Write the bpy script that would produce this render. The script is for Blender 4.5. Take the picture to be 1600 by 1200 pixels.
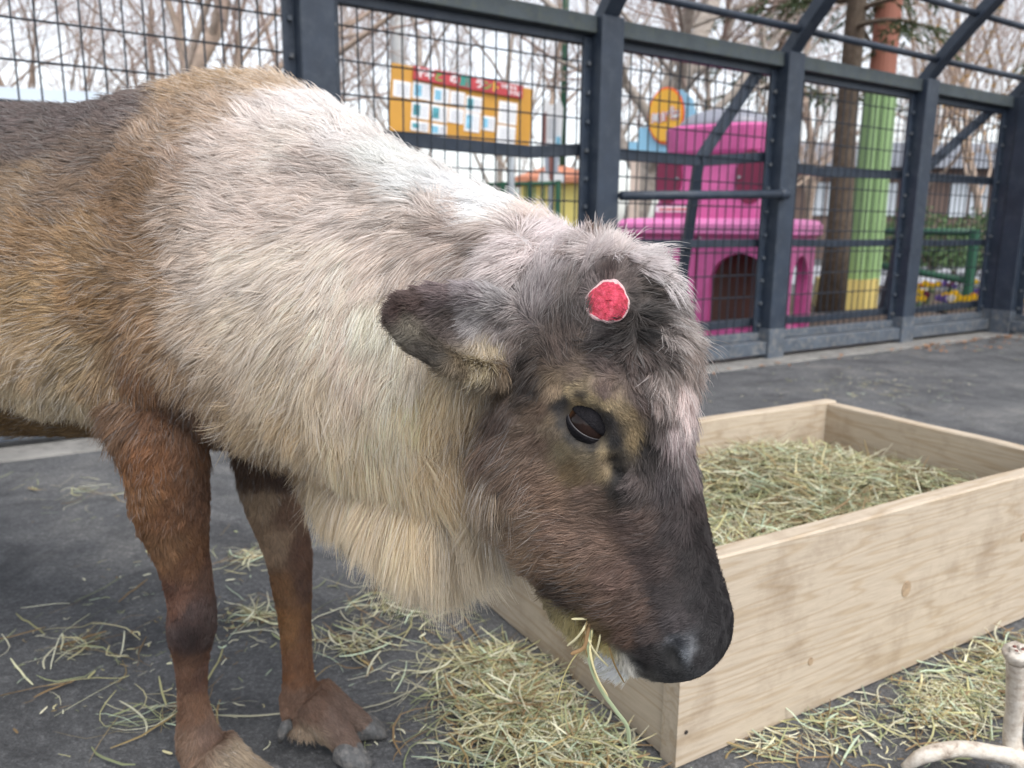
import bpy, bmesh, math, random
import numpy as np
from mathutils import Vector, Matrix
from mathutils.bvhtree import BVHTree

for o in list(bpy.data.objects):
    bpy.data.objects.remove(o)
scene = bpy.context.scene
COL = scene.collection
rnd = random.Random(7)
RS = np.random.RandomState(11)

# ------------------------------------------------------------------ camera
CAM_H, FPX, PITCH, ROLL = 0.83, 1235.0, math.radians(11.2), math.radians(0.6)
_fw = np.array([0, math.cos(PITCH), -math.sin(PITCH)])
_wu = np.array([0, math.sin(PITCH), math.cos(PITCH)])
_hr = np.array([1.0, 0, 0])
C_R = math.cos(ROLL) * _hr + math.sin(ROLL) * _wu
C_U = math.cos(ROLL) * _wu - math.sin(ROLL) * _hr
C_F = _fw
CAM = np.array([0, 0, CAM_H])
cam_data = bpy.data.cameras.new('camera')
cam = bpy.data.objects.new('camera', cam_data)
COL.objects.link(cam)
cam.matrix_world = Matrix(((C_R[0], C_U[0], -C_F[0], 0), (C_R[1], C_U[1], -C_F[1], 0),
                           (C_R[2], C_U[2], -C_F[2], CAM_H), (0, 0, 0, 1)))
cam_data.sensor_width = 36.0
cam_data.lens = FPX / 1600 * 36
cam_data.clip_start = 0.02
cam_data.clip_end = 2000
cam_data.dof.use_dof = True
cam_data.dof.focus_distance = 0.72
cam_data.dof.aperture_fstop = 7.5
scene.camera = cam

def ray(u, v):
    d = C_F + (u - 800) / FPX * C_R - (v - 600) / FPX * C_U
    return d
def PY(u, v, y):            # point on the pixel's ray at world y
    d = ray(u, v); return CAM + d * (y / d[1])
def PG(u, v, z=0.0):        # point on the pixel's ray at height z
    d = ray(u, v); return CAM + d * ((z - CAM_H) / d[2])
def PPL(u, v, p, n):        # point on the pixel's ray in a plane
    d = ray(u, v); return CAM + d * (np.dot(np.array(p) - CAM, n) / np.dot(d, n))

# ------------------------------------------------------------------ sky, sun, exposure
SUN_EL, SUN_AZ = math.radians(58), math.radians(150)    # veiled sun, high, behind the camera to the right
world = bpy.data.worlds.new('World'); scene.world = world
world.use_nodes = True
wn = world.node_tree; wn.nodes.clear()
w_out = wn.nodes.new('ShaderNodeOutputWorld')
w_bg = wn.nodes.new('ShaderNodeBackground')
w_sky = wn.nodes.new('ShaderNodeTexSky')
w_sky.sky_type = 'NISHITA'; w_sky.sun_disc = False
w_sky.sun_elevation = SUN_EL; w_sky.sun_rotation = SUN_AZ
w_sky.air_density = 1.0; w_sky.dust_density = 2.0; w_sky.ozone_density = 1.0
w_hsv = wn.nodes.new('ShaderNodeHueSaturation'); w_hsv.inputs['Saturation'].default_value = 0.30
w_hsv.inputs['Value'].default_value = 1.0
wn.links.new(w_sky.outputs[0], w_hsv.inputs['Color'])
wn.links.new(w_hsv.outputs[0], w_bg.inputs[0])
w_bg.inputs[1].default_value = 0.15
wn.links.new(w_bg.outputs[0], w_out.inputs[0])
sun_data = bpy.data.lights.new('sun', 'SUN'); sun_data.energy = 1.2
sun_data.angle = math.radians(35); sun_data.color = (1.0, 0.97, 0.93)
sun = bpy.data.objects.new('sun', sun_data); COL.objects.link(sun)
sd = Vector((math.sin(SUN_AZ) * math.cos(SUN_EL), math.cos(SUN_AZ) * math.cos(SUN_EL), math.sin(SUN_EL)))
sun.rotation_euler = sd.to_track_quat('Z', 'Y').to_euler()
vs = scene.view_settings
vs.view_transform = 'Standard'; vs.look = 'None'; vs.gamma = 1.0; vs.exposure = 1.1
vs.use_curve_mapping = False
scene.cycles.use_denoising = True
scene.cycles.max_bounces = 8
scene.cycles.transparent_max_bounces = 12

# ------------------------------------------------------------------ helpers
def lin(c):                 # sRGB 0..255 -> linear
    c = np.array(c, float) / 255.0
    return np.where(c <= 0.04045, c / 12.92, ((c + 0.055) / 1.055) ** 2.4)

def tag(o, label=None, cat=None, group=None, kind=None):
    if label: o['label'] = label
    if cat: o['category'] = cat
    if group: o['group'] = group
    if kind: o['kind'] = kind
    return o
def empty(name, loc=(0, 0, 0), rz=0.0):
    o = bpy.data.objects.new(name, None); COL.objects.link(o)
    o.location = loc; o.rotation_euler = (0, 0, rz); o.empty_display_size = 0.1
    return o
def link(name, me, mat=None, parent=None):
    o = bpy.data.objects.new(name, me); COL.objects.link(o)
    if mat is not None and not me.materials: me.materials.append(mat)
    if parent is not None: o.parent = parent
    return o
def mesh_np(name, V, F, smooth=False):
    me = bpy.data.meshes.new(name)
    me.from_pydata([tuple(map(float, v)) for v in V], [], [tuple(map(int, f)) for f in F])
    if smooth:
        me.polygons.foreach_set('use_smooth', [True] * len(me.polygons))
    me.update()
    return me
class MB:                   # collects simple shapes; build() links them as ONE mesh object
    def __init__(s): s.V = []; s.F = []
    def add(s, V, F):
        n = len(s.V); s.V += [tuple(map(float, v)) for v in V]; s.F += [tuple(i + n for i in f) for f in F]; return s
    def box(s, c, sx, sy, sz, M=None):
        c = np.array(c, float)
        V = [np.array((x * sx / 2, y * sy / 2, z * sz / 2)) for z in (-1, 1) for y in (-1, 1) for x in (-1, 1)]
        if M is not None: V = [M @ v for v in V]
        return s.add([c + v for v in V], [(0, 2, 3, 1), (4, 5, 7, 6), (0, 1, 5, 4), (2, 6, 7, 3), (0, 4, 6, 2), (1, 3, 7, 5)])
    def bar(s, a, b, w, h, up=(0, 0, 1)):       # box along a->b, w across, h along up
        a = np.array(a, float); b = np.array(b, float); t = b - a; L = np.linalg.norm(t); t /= L
        up = np.array(up, float)
        if abs(np.dot(up, t)) > 0.98: up = np.array((1.0, 0, 0))
        sd_ = np.cross(t, up); sd_ /= np.linalg.norm(sd_); up = np.cross(sd_, t)
        M = np.stack([t, sd_, up], 1)
        return s.box((a + b) / 2, L, w, h, M)
    def tube(s, pts, rad, n=8, cap=True):
        pts = [np.array(p, float) for p in pts]
        if np.isscalar(rad): rad = [rad] * len(pts)
        V = []; F = []; ref = None
        for i, p in enumerate(pts):
            t = pts[min(i + 1, len(pts) - 1)] - pts[max(i - 1, 0)]; t = t / (np.linalg.norm(t) + 1e-12)
            if ref is None:
                ref = np.array((0, 0, 1.0)) if abs(t[2]) < 0.9 else np.array((1.0, 0, 0))
            a = np.cross(t, ref); a /= np.linalg.norm(a) + 1e-12; b = np.cross(a, t); ref = b
            for k in range(n):
                an = 2 * math.pi * k / n
                V.append(p + rad[i] * (math.cos(an) * a + math.sin(an) * b))
        for i in range(len(pts) - 1):
            for k in range(n):
                F.append((i * n + k, i * n + (k + 1) % n, (i + 1) * n + (k + 1) % n, (i + 1) * n + k))
        if cap:
            F.append(tuple(range(n - 1, -1, -1))); F.append(tuple(range((len(pts) - 1) * n, len(pts) * n)))
        return s.add(V, F)
    def prism(s, poly, o, ex, ey, ez, depth):   # polygon in the (ex,ey) plane at o, thickness along ez
        o, ex, ey, ez = (np.array(q, float) for q in (o, ex, ey, ez))
        n = len(poly)
        V = [o + ex * x + ey * y - ez * depth / 2 for x, y in poly] + [o + ex * x + ey * y + ez * depth / 2 for x, y in poly]
        F = [tuple(range(n - 1, -1, -1)), tuple(range(n, 2 * n))] + [(k, (k + 1) % n, n + (k + 1) % n, n + k) for k in range(n)]
        return s.add(V, F)
    def mesh(s, name, smooth=False): return mesh_np(name, s.V, s.F, smooth)
    def build(s, name, mat=None, parent=None, smooth=False, bevel=0.0):
        me = s.mesh(name, smooth); o = link(name, me, mat, parent)
        if bevel > 0:
            m = o.modifiers.new('bevel', 'BEVEL'); m.width = bevel; m.segments = 2; m.limit_method = 'ANGLE'
        return o

def unit(v): v = np.array(v, float); return v / np.linalg.norm(v)
def catmull(P, n):
    P = np.array(P, float); K = len(P); out = []
    Q = np.vstack([2 * P[0] - P[1], P, 2 * P[-1] - P[-2]])
    for i in range(K - 1):
        p0, p1, p2, p3 = Q[i:i + 4]
        for j in range(n):
            t = j / n
            out.append(0.5 * (2 * p1 + (p2 - p0) * t + (2 * p0 - 5 * p1 + 4 * p2 - p3) * t * t + (3 * p1 - p0 - 3 * p2 + p3) * t ** 3))
    out.append(P[-1]); return np.array(out)

# ------------------------------------------------------------------ materials
def nmat(name):
    m = bpy.data.materials.new(name); m.use_nodes = True
    nt = m.node_tree; b = nt.nodes['Principled BSDF']
    return m, nt, b
def N(nt, t, **kw):
    n = nt.nodes.new(t)
    for k, v in kw.items():
        if k in n.inputs.keys(): n.inputs[k].default_value = v
        else: setattr(n, k, v)
    return n
def ramp(nt, fac, stops):
    r = nt.nodes.new('ShaderNodeValToRGB')
    el = r.color_ramp.elements
    while len(el) < len(stops): el.new(0.5)
    for e, (p, c) in zip(el, stops):
        e.position = p; e.color = tuple(float(x) for x in c[:3]) + (1,)
    nt.links.new(fac, r.inputs[0]); return r
def paint(name, col, rough=0.5, var=0.12, scale=6.0, bump=0.0, grime=None, metallic=0.0, bscale=60.0):
    """flat coloured surface with noise variation, optional grime patches"""
    m, nt, b = nmat(name)
    tc = N(nt, 'ShaderNodeTexCoord')
    n1 = N(nt, 'ShaderNodeTexNoise', Scale=scale, Detail=6.0, Roughness=0.65)
    nt.links.new(tc.outputs['Object'], n1.inputs['Vector'])
    c = np.array(col[:3], float)
    r = ramp(nt, n1.outputs[0], [(0.25, c * (1 - var)), (0.75, np.minimum(c * (1 + var), 1))])
    out = r.outputs[0]
    if grime is not None:
        n2 = N(nt, 'ShaderNodeTexNoise', Scale=scale * 2.7, Detail=8.0, Roughness=0.7)
        nt.links.new(tc.outputs['Object'], n2.inputs['Vector'])
        r2 = ramp(nt, n2.outputs[0], [(0.48, (0, 0, 0)), (0.72, (1, 1, 1))])
        mx = N(nt, 'ShaderNodeMix', data_type='RGBA'); mx.inputs[7].default_value = tuple(map(float, grime)) + (1,)
        nt.links.new(r2.outputs[0], mx.inputs[0]); nt.links.new(out, mx.inputs[6]); out = mx.outputs[2]
    nt.links.new(out, b.inputs['Base Color'])
    b.inputs['Roughness'].default_value = rough; b.inputs['Metallic'].default_value = metallic
    if bump > 0:
        n3 = N(nt, 'ShaderNodeTexNoise', Scale=bscale, Detail=5.0)
        nt.links.new(tc.outputs['Object'], n3.inputs['Vector'])
        bp = N(nt, 'ShaderNodeBump', Strength=bump, Distance=0.01)
        nt.links.new(n3.outputs[0], bp.inputs['Height']); nt.links.new(bp.outputs[0], b.inputs['Normal'])
    return m
def attr_mat(name, rough=0.7, attr='col', var=0.0):
    m, nt, b = nmat(name)
    a = N(nt, 'ShaderNodeAttribute', attribute_name=attr)
    nt.links.new(a.outputs['Color'], b.inputs['Base Color'])
    b.inputs['Roughness'].default_value = rough
    return m
HAIR_N = 460000
# ================================================================== SETTING
# asphalt of the pen and of everything beyond it: one sheet
m_asph, _nt, _b = nmat('asphalt')
_tc = N(_nt, 'ShaderNodeTexCoord')
_n1 = N(_nt, 'ShaderNodeTexNoise', Scale=1.3, Detail=8.0, Roughness=.65); _n2 = N(_nt, 'ShaderNodeTexNoise', Scale=110.0, Detail=7.0, Roughness=.85)
_v = N(_nt, 'ShaderNodeTexVoronoi', Scale=190.0)
for q in (_n1, _n2, _v): _nt.links.new(_tc.outputs['Object'], q.inputs['Vector'])
_c1 = ramp(_nt, _n1.outputs[0], [(.30, (.060, .062, .066)), (.52, (.096, .098, .102)), (.72, (.155, .152, .146))])
_c2 = ramp(_nt, _n2.outputs[0], [(.33, (.42, .42, .42)), (.55, (1, 1, 1)), (.70, (2.8, 2.7, 2.6))])
_mx = N(_nt, 'ShaderNodeMix', data_type='RGBA', blend_type='MULTIPLY'); _mx.inputs[0].default_value = 1
_nt.links.new(_c1.outputs[0], _mx.inputs[6]); _nt.links.new(_c2.outputs[0], _mx.inputs[7]); _nt.links.new(_mx.outputs[2], _b.inputs['Base Color'])
_n4 = N(_nt, 'ShaderNodeTexNoise', Scale=4.5, Detail=9.0, Roughness=.75, Distortion=.8); _nt.links.new(_tc.outputs['Object'], _n4.inputs['Vector'])
_c4 = ramp(_nt, _n4.outputs[0], [(.36, (.55, .55, .56)), (.5, (1, 1, 1)), (.64, (1.35, 1.33, 1.30))])
_mx4 = N(_nt, 'ShaderNodeMix', data_type='RGBA', blend_type='MULTIPLY'); _mx4.inputs[0].default_value = 1
_nt.links.new(_mx.outputs[2], _mx4.inputs[6]); _nt.links.new(_c4.outputs[0], _mx4.inputs[7]); _nt.links.new(_mx4.outputs[2], _b.inputs['Base Color'])
_b.inputs['Roughness'].default_value = .82
_ad = N(_nt, 'ShaderNodeMath', operation='ADD'); _nt.links.new(_v.outputs['Distance'], _ad.inputs[0]); _nt.links.new(_n2.outputs[0], _ad.inputs[1])
_bp = N(_nt, 'ShaderNodeBump', Strength=.7, Distance=.004); _nt.links.new(_ad.outputs[0], _bp.inputs['Height']); _nt.links.new(_bp.outputs[0], _b.inputs['Normal'])
def ground():
    xs = np.concatenate([[-600, -200, -60, -20, -8], np.linspace(-4, 6, 41), [9, 20, 60, 200, 600]])
    ys = np.concatenate([[-600, -100, -20, -4], np.linspace(-1, 8, 37), [12, 20, 60, 200, 700]])
    V = []; F = []
    for y in ys:
        for x in xs: V.append((x, y, .004 * math.sin(x * 1.7 + y) * math.sin(y * 1.3) * (abs(x) < 7 and -1 < y < 8) - .004))
    nx = len(xs)
    for j in range(len(ys) - 1):
        for i in range(nx - 1):
            F.append((j * nx + i, j * nx + i + 1, (j + 1) * nx + i + 1, (j + 1) * nx + i))
    o = link('ground', mesh_np('ground', V, F, True), m_asph); tag(o, kind='structure')
ground()

# ------------------------------------------------------------------ fence line
F0 = PG(1195, 558)
FD = ray(2750, 365) * (1, 1, 0); FD = FD / np.linalg.norm(FD)
FI = np.array((FD[1], -FD[0], 0))                     # into the pen
UZ = np.array((0, 0, 1.0))
def FP(t, i=0.0, z=0.0): return F0 + FD * t + FI * i + UZ * z
POSTS = [-6.05, -4.55, -3.03, -1.46, 0.0, 1.5, 2.79]
m_steel = paint('blue_black_painted_steel', lin((42, 52, 66)), .48, .28, 5, bump=.12, bscale=120, grime=lin((62, 70, 80)))
m_steel_dusty = paint('dusty_painted_steel', lin((78, 86, 96)), .62, .35, 9, bump=.2, bscale=110, grime=lin((128, 126, 122)))
m_wire = paint('dark_coated_wire', lin((34, 42, 52)), .5, .3, 30)
m_conc = paint('weathered_concrete', lin((128, 126, 122)), .9, .25, 4, bump=.5, bscale=70, grime=lin((92, 90, 88)))
m_moss = paint('mossy_painted_steel', lin((70, 78, 82)), .65, .3, 7, bump=.2, bscale=90, grime=lin((80, 86, 78)))
fence = empty('pen_fence', FP(0))
tag(fence, 'tall blue-black steel pen fence with fine wire mesh and inward-leaning roof ribs', 'fence')
FINV = -Vector(fence.location)
def fpart(mb, name, mat, bevel=.004, par=None, smooth=False):
    o = mb.build(name, mat, None, smooth, bevel); o.parent = fence if par is None else par
    if par is None: o.location = FINV
    return o
bolt_me = None
def fence_wall(orig, dvec, ivec, posts, corner_end=True, stays=(), bars=()):
    P = lambda t, i=0.0, z=0.0: orig + dvec * t + ivec * i + UZ * z
    for k, t in enumerate(posts):
        w = .15
        mb = MB(); mb.bar(P(t, .02, -.01), P(t, .02, 1.90), .055 if False else w, .13, up=ivec)
        po = fpart(mb, 'post', m_steel, .006)
        mb = MB()                                      # dusty foot
        mb.box(P(t, .02, .10), w + .006, .136, .20, np.stack([dvec, ivec, UZ], 1))
        fpart(mb, 'post_foot', m_steel_dusty, .004, po)
        mb = MB()                                      # bolted angle irons either side of the post
        for s in (-1, 1):
            mb.bar(P(t + s * (w / 2 + .022), -.012, .10), P(t + s * (w / 2 + .022), -.012, 1.80), .050, .022, up=ivec)
        fpart(mb, 'mesh_frame', m_steel, .003)
        mb = MB()
        for s in (-1, 1):
            for z in np.arange(.22, 1.8, .145):
                mb.box(P(t + s * (w / 2 + .020), .006, z), .018, .020, .018, np.stack([dvec, ivec, UZ], 1))
        b = fpart(mb, 'bolts', m_steel_dusty, .0, po); b['kind'] = 'stuff'
    for a, b in zip(posts[:-1], posts[1:]):
        n = int(round((b - a) / .073))
        mb = MB()
        for k in range(1, n):
            t = a + (b - a) * k / n
            mb.tube([P(t, -.022 + .002 * math.sin(k * 3.1), .12), P(t + .002 * math.sin(k), -.022, .95), P(t, -.022, 1.80)], .0040, 4, False)
        for k in range(1, 12):
            z = .12 + k * .142
            mb.tube([P(a + .06, -.026, z), P((a + b) / 2, -.026, z + .003 * math.sin(k * 2.0 + a)), P(b - .06, -.026, z)], .0042, 4, False)
        w_ = fpart(mb, 'wire_mesh', m_wire, 0); w_['kind'] = 'stuff'
        mb = MB(); mb.bar(P(a + .075, .0, 1.855), P(b - .075, .0, 1.855), .095, .085); fpart(mb, 'top_rail', m_moss, .006)
        mb = MB(); mb.bar(P(a + .075, -.035, 1.79), P(b - .075, -.035, 1.79), .05, .045); fpart(mb, 'mesh_frame', m_steel, .004)
        mb = MB(); mb.bar(P(a + .075, .022, .075), P(b - .075, .022, .075), .10, .085); fpart(mb, 'bottom_rail', m_steel_dusty, .006)
        mb = MB(); mb.bar(P(a + .075, -.02, .145), P(b - .075, -.02, .145), .055, .05); fpart(mb, 'mesh_frame', m_steel_dusty, .004)
    return P
FPn = fence_wall(F0 * (1, 1, 0), FD, FI, POSTS)
def rail(pts, w, h, name='mid_rail', up=(0, 0, 1)):
    for a, b in zip(pts[:-1], pts[1:]):
        mb = MB(); mb.bar(a, b, w, h, up); fpart(mb, name, m_steel, .004)
def frail(pts, w=.030, h=.062, name='mid_rail'): rail([FP(*p) - UZ * 0 for p in pts], w, h, name)
_F0z = F0[2]
frail([(-6.0, -.06, 1.235), (-4.6, -.06, 1.235)]); frail([(-4.5, -.06, 1.235), (-3.1, -.06, 1.235)])
frail([(-2.96, -.06, 1.235), (-1.82, -.14, 1.222), (-1.53, -.05, 1.245)])
frail([(-1.39, -.06, 1.235), (-.645, -.06, 1.232), (-.07, -.05, 1.285)])
frail([(.07, -.06, 1.238), (.60, -.12, 1.225), (1.43, -.05, 1.240)])
frail([(1.57, -.06, 1.238), (1.66, -.06, 1.236), (2.72, -.05, 1.245)])
for a, b in zip(POSTS[:-1], POSTS[1:]):
    frail([(a + .07, -.06, .75), ((a + b) / 2, -.10, .742), (b - .07, -.05, .748)], .028, .05)
frail([(-1.385, .10, 1.005), (-.06, .10, 1.052)], .05, .05, 'cross_bar') if False else None
mb = MB(); mb.tube([FP(-1.385, .105, 1.003), FP(-.05, .105, 1.052)], .026, 14); fpart(mb, 'cross_bar', m_steel, 0, smooth=True)
mb = MB(); mb.tube([FP(-.10, .10, 1.050), FP(-.03, .10, 1.053)], .034, 14); fpart(mb, 'bar_socket', m_steel, 0, smooth=True)
for t, tt in ((-.645, -.17), (1.655, 2.60)):           # stays: strut and diagonal behind the mesh
    rail([FP(t, -.065, 1.235), FP(t + .10, -.30, .17)], .055, .055, 'stay')
    rail([FP(t, -.065, 1.235), FP(tt, -.06, 1.80)], .055, .055, 'stay')
for a, b in zip(POSTS[2:-1], POSTS[3:]):
    for s in ((a + .06), (b - .06)):
        rail([FP(s, -.05, .235), FP((a + b) / 2 + .1, -.32, .175)], .035, .05, 'foot_stay')
# second wall, turning the corner towards the right
CORNER = FP(2.79)
_w2 = [.02, 1.45, 2.9]
def wall2():
    global fence
    D2, I2 = FI, -FD
    P = fence_wall(CORNER * (1, 1, 0), D2, I2, [0.16, 1.6, 3.05])
    for a, b in ((.2, 1.5), (1.7, 2.95)):
        for z in (1.235, .75):
            rail([P(a, -.05, z), P(b, -.05, z)], .03, .055)
    rail([P(.55, -.065, 1.235), P(.62, -.30, .17)], .055, .055, 'stay')
wall2()
# roof: ribs rise from the posts and lean into the pen, bars run across them
def rib_pt(t, s):        # s = arc length along the rib
    a = math.radians(50) - s * .22
    i = .0; z = 1.88
    n = 12
    for k in range(n):
        aa = math.radians(52) - (s * k / n) * .30
        i += math.cos(aa) * s / n; z += math.sin(aa) * s / n
    return FP(t, i, z)
for t in POSTS:
    pts = [rib_pt(t, s) for s in np.linspace(-.03, 3.0, 14)]
    mb = MB()
    for a, b in zip(pts[:-1], pts[1:]): mb.bar(a, b + (b - a) * .02, .10, .075, up=np.cross(FD, b - a))
    fpart(mb, 'roof_rib', m_steel, .004)
for s in (.17, .52, .92, 1.4, 1.9, 2.4, 2.95):
    for a, b in zip(POSTS[:-1], POSTS[1:]):
        mb = MB(); mb.tube([rib_pt(a, s) + UZ * .01, rib_pt(b, s) + UZ * .01], .021, 10)
        fpart(mb, 'roof_bar', m_steel, 0, smooth=True)

# concrete kerb under the fence, soil bed beyond it
def kerb():
    k = MB(); k.bar(FP(-9, .06, -.02) , FP(3.2, .06, -.02), .34, .055); o = k.build('kerb', m_conc, None, False, .012); tag(o, kind='structure')
    k = MB(); k.bar(CORNER * (1, 1, 0) + FI * .0 - FD * .06 + UZ * -.018, CORNER * (1, 1, 0) + FI * 6 - FD * .06 + UZ * -.018, .34, .055)
    o = k.build('kerb', m_conc, None, False, .012); tag(o, kind='structure')
kerb()
m_soil = paint('dark_soil', lin((74, 62, 54)), .95, .4, 12, bump=1.0, bscale=60, grime=lin((110, 84, 66)))
def sheet(name, poly, z, mat, kind='structure'):
    o = link(name, mesh_np(name, [(p[0], p[1], z) for p in poly], [tuple(range(len(poly)))]), mat); tag(o, kind=kind); return o
sheet('flower_bed', [FP(-9, -.12), FP(3.6, -.12), FP(4.6, -4.2), FP(3.0, -4.4), FP(-.5, -3.2), FP(-9, -2.2)][::-1], .012, m_soil)
sheet('soil_patch', [CORNER + FI * 0.05 + FD * .12, CORNER + FI * 6 + FD * .12, CORNER + FI * 6 + FD * 4, CORNER + FD * 4.2 - FI * 4], .016, m_soil)
m_road = paint('pale_road', lin((150, 152, 158)), .85, .15, 2, bump=.2, bscale=80)
sheet('road', [(-40, 13.5), (60, 11.0), (60, 18), (-40, 20)], .008, m_road)

# ------------------------------------------------------------------ feed box
m_wood, _nt, _b = nmat('sawn_pine')
_tc = N(_nt, 'ShaderNodeTexCoord'); _oi = N(_nt, 'ShaderNodeObjectInfo')
_mp = N(_nt, 'ShaderNodeMapping'); _nt.links.new(_tc.outputs['Object'], _mp.inputs['Vector'])
_cx = N(_nt, 'ShaderNodeCombineXYZ'); _mu = N(_nt, 'ShaderNodeMath', operation='MULTIPLY'); _mu.inputs[1].default_value = 7.0
_nt.links.new(_oi.outputs['Random'], _mu.inputs[0]); _nt.links.new(_mu.outputs[0], _cx.inputs[0]); _nt.links.new(_cx.outputs[0], _mp.inputs['Location'])
_mp.inputs['Scale'].default_value = (.55, 7.0, 7.0)
_nz = N(_nt, 'ShaderNodeTexNoise', Scale=1.6, Detail=3.0, Roughness=.5); _nt.links.new(_mp.outputs[0], _nz.inputs['Vector'])
_m2 = N(_nt, 'ShaderNodeMath', operation='MULTIPLY'); _m2.inputs[1].default_value = 95.0; _nt.links.new(_nz.outputs[0], _m2.inputs[0])
_sn = N(_nt, 'ShaderNodeMath', operation='SINE'); _nt.links.new(_m2.outputs[0], _sn.inputs[0])
_rg = ramp(_nt, _sn.outputs[0], [(.0, lin((182, 168, 149))), (.6, lin((179, 164, 144))), (1.0, lin((171, 154, 131)))])
_fn = N(_nt, 'ShaderNodeTexNoise', Scale=1.0, Detail=6.0, Roughness=.7)
_mp2 = N(_nt, 'ShaderNodeMapping'); _mp2.inputs['Scale'].default_value = (14, 160, 160); _nt.links.new(_tc.outputs['Object'], _mp2.inputs['Vector']); _nt.links.new(_mp2.outputs[0], _fn.inputs['Vector'])
_fr = ramp(_nt, _fn.outputs[0], [(.3, (.80, .79, .78)), (.7, (1.1, 1.1, 1.1))])
_mx = N(_nt, 'ShaderNodeMix', data_type='RGBA', blend_type='MULTIPLY'); _mx.inputs[0].default_value = .8
_nt.links.new(_rg.outputs[0], _mx.inputs[6]); _nt.links.new(_fr.outputs[0], _mx.inputs[7])
_sp = N(_nt, 'ShaderNodeTexNoise', Scale=7.0, Detail=6.0, Roughness=.7); _nt.links.new(_tc.outputs['Object'], _sp.inputs['Vector'])
_sr = ramp(_nt, _sp.outputs[0], [(.50, (1, 1, 1)), (.72, (.70, .66, .62))])
_mx2 = N(_nt, 'ShaderNodeMix', data_type='RGBA', blend_type='MULTIPLY'); _mx2.inputs[0].default_value = 1
_nt.links.new(_mx.outputs[2], _mx2.inputs[6]); _nt.links.new(_sr.outputs[0], _mx2.inputs[7]); _nt.links.new(_mx2.outputs[2], _b.inputs['Base Color'])
_b.inputs['Roughness'].default_value = .75
_bp = N(_nt, 'ShaderNodeBump', Strength=.25, Distance=.003); _nt.links.new(_fn.outputs[0], _bp.inputs['Height']); _nt.links.new(_bp.outputs[0], _b.inputs['Normal'])
m_knot = paint('pine_knot', lin((158, 136, 110)), .7, .4, 90)
BC = PG(1055, 1203); BL = ray(2960, 362) * (1, 1, 0); BL = BL / np.linalg.norm(BL); BW = np.array((-BL[1], BL[0], 0))
BLEN, BWID, BH, BT = 1.19, .70, .340, .036
box = empty('feed_box', BC * (1, 1, 0)); tag(box, 'open wooden feed box of pale sawn pine boards filled with hay', 'feed box')
box.rotation_euler = (0, 0, math.atan2(BL[1], BL[0]))
def board(name, cx, cy, cz, L, T, Hh, rz=0.0, mat=None, par=None, seed=0):
    n = 24; V = []; F = []; r = random.Random(seed)
    for k in range(n + 1):
        x = -L / 2 + L * k / n; wv = .0006 * math.sin(k * .5 + seed) + .0004 * r.uniform(-1, 1)
        ch = .003
        prof = [(-T / 2 + ch, -Hh / 2), (T / 2 - ch, -Hh / 2), (T / 2, -Hh / 2 + ch), (T / 2, Hh / 2 - ch + wv), (T / 2 - ch, Hh / 2 + wv), (-T / 2 + ch, Hh / 2 + wv), (-T / 2, Hh / 2 - ch + wv), (-T / 2, -Hh / 2 + ch)]
        V += [(x, y, z) for y, z in prof]
    for k in range(n):
        for j in range(8): F.append((k * 8 + j, (k + 1) * 8 + j, (k + 1) * 8 + (j + 1) % 8, k * 8 + (j + 1) % 8))
    F.append(tuple(range(8))); F.append(tuple(n * 8 + j for j in range(7, -1, -1)))
    o = link(name, mesh_np(name, V, F), mat or m_wood, par or box); o.location = (cx, cy, cz); o.rotation_euler = (0, 0, rz); return o
fb_ = board('side_board', BLEN / 2, BT / 2, BH / 2, BLEN, BT, BH, seed=1)
board('side_board', BLEN / 2, BWID - BT / 2, BH / 2, BLEN, BT, BH, seed=2)
board('end_board', BT / 2 + .004, BWID / 2, BH / 2 - .002, BWID - 2 * BT - .001, BT, BH - .004, math.pi / 2, seed=3)
board('end_board', BLEN - BT / 2 - .004, BWID / 2, BH / 2 - .002, BWID - 2 * BT - .001, BT, BH - .004, math.pi / 2, seed=4)
mb = MB(); mb.box((BLEN / 2, BWID / 2, .012), BLEN - 2 * BT, BWID - 2 * BT - .002, .018); mb.build('bottom_board', m_wood, box)
for x, z, r in ((.555, .175, .013), (.30, .10, .006), (.95, .20, .008)):
    k = MB(); k.tube([(x, -.0012, z), (x, .004, z)], r, 16); V = np.array(k.V); V[:, 2] = z + (V[:, 2] - z) * 1.25; k.V = [tuple(q) for q in V]
    k.build('knot', m_knot, box)
m_nail = paint('steel_nail', (.10, .09, .085), .5, .3, 50, metallic=.8)
for x, z in ((.018, .06), (.018, .20), (.018, .30), (1.17, .08), (1.17, .28)):
    k = MB(); k.tube([(x, -.0014, z), (x, .004, z)], .0035, 10); k.build('nail_head', m_nail, box)

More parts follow.
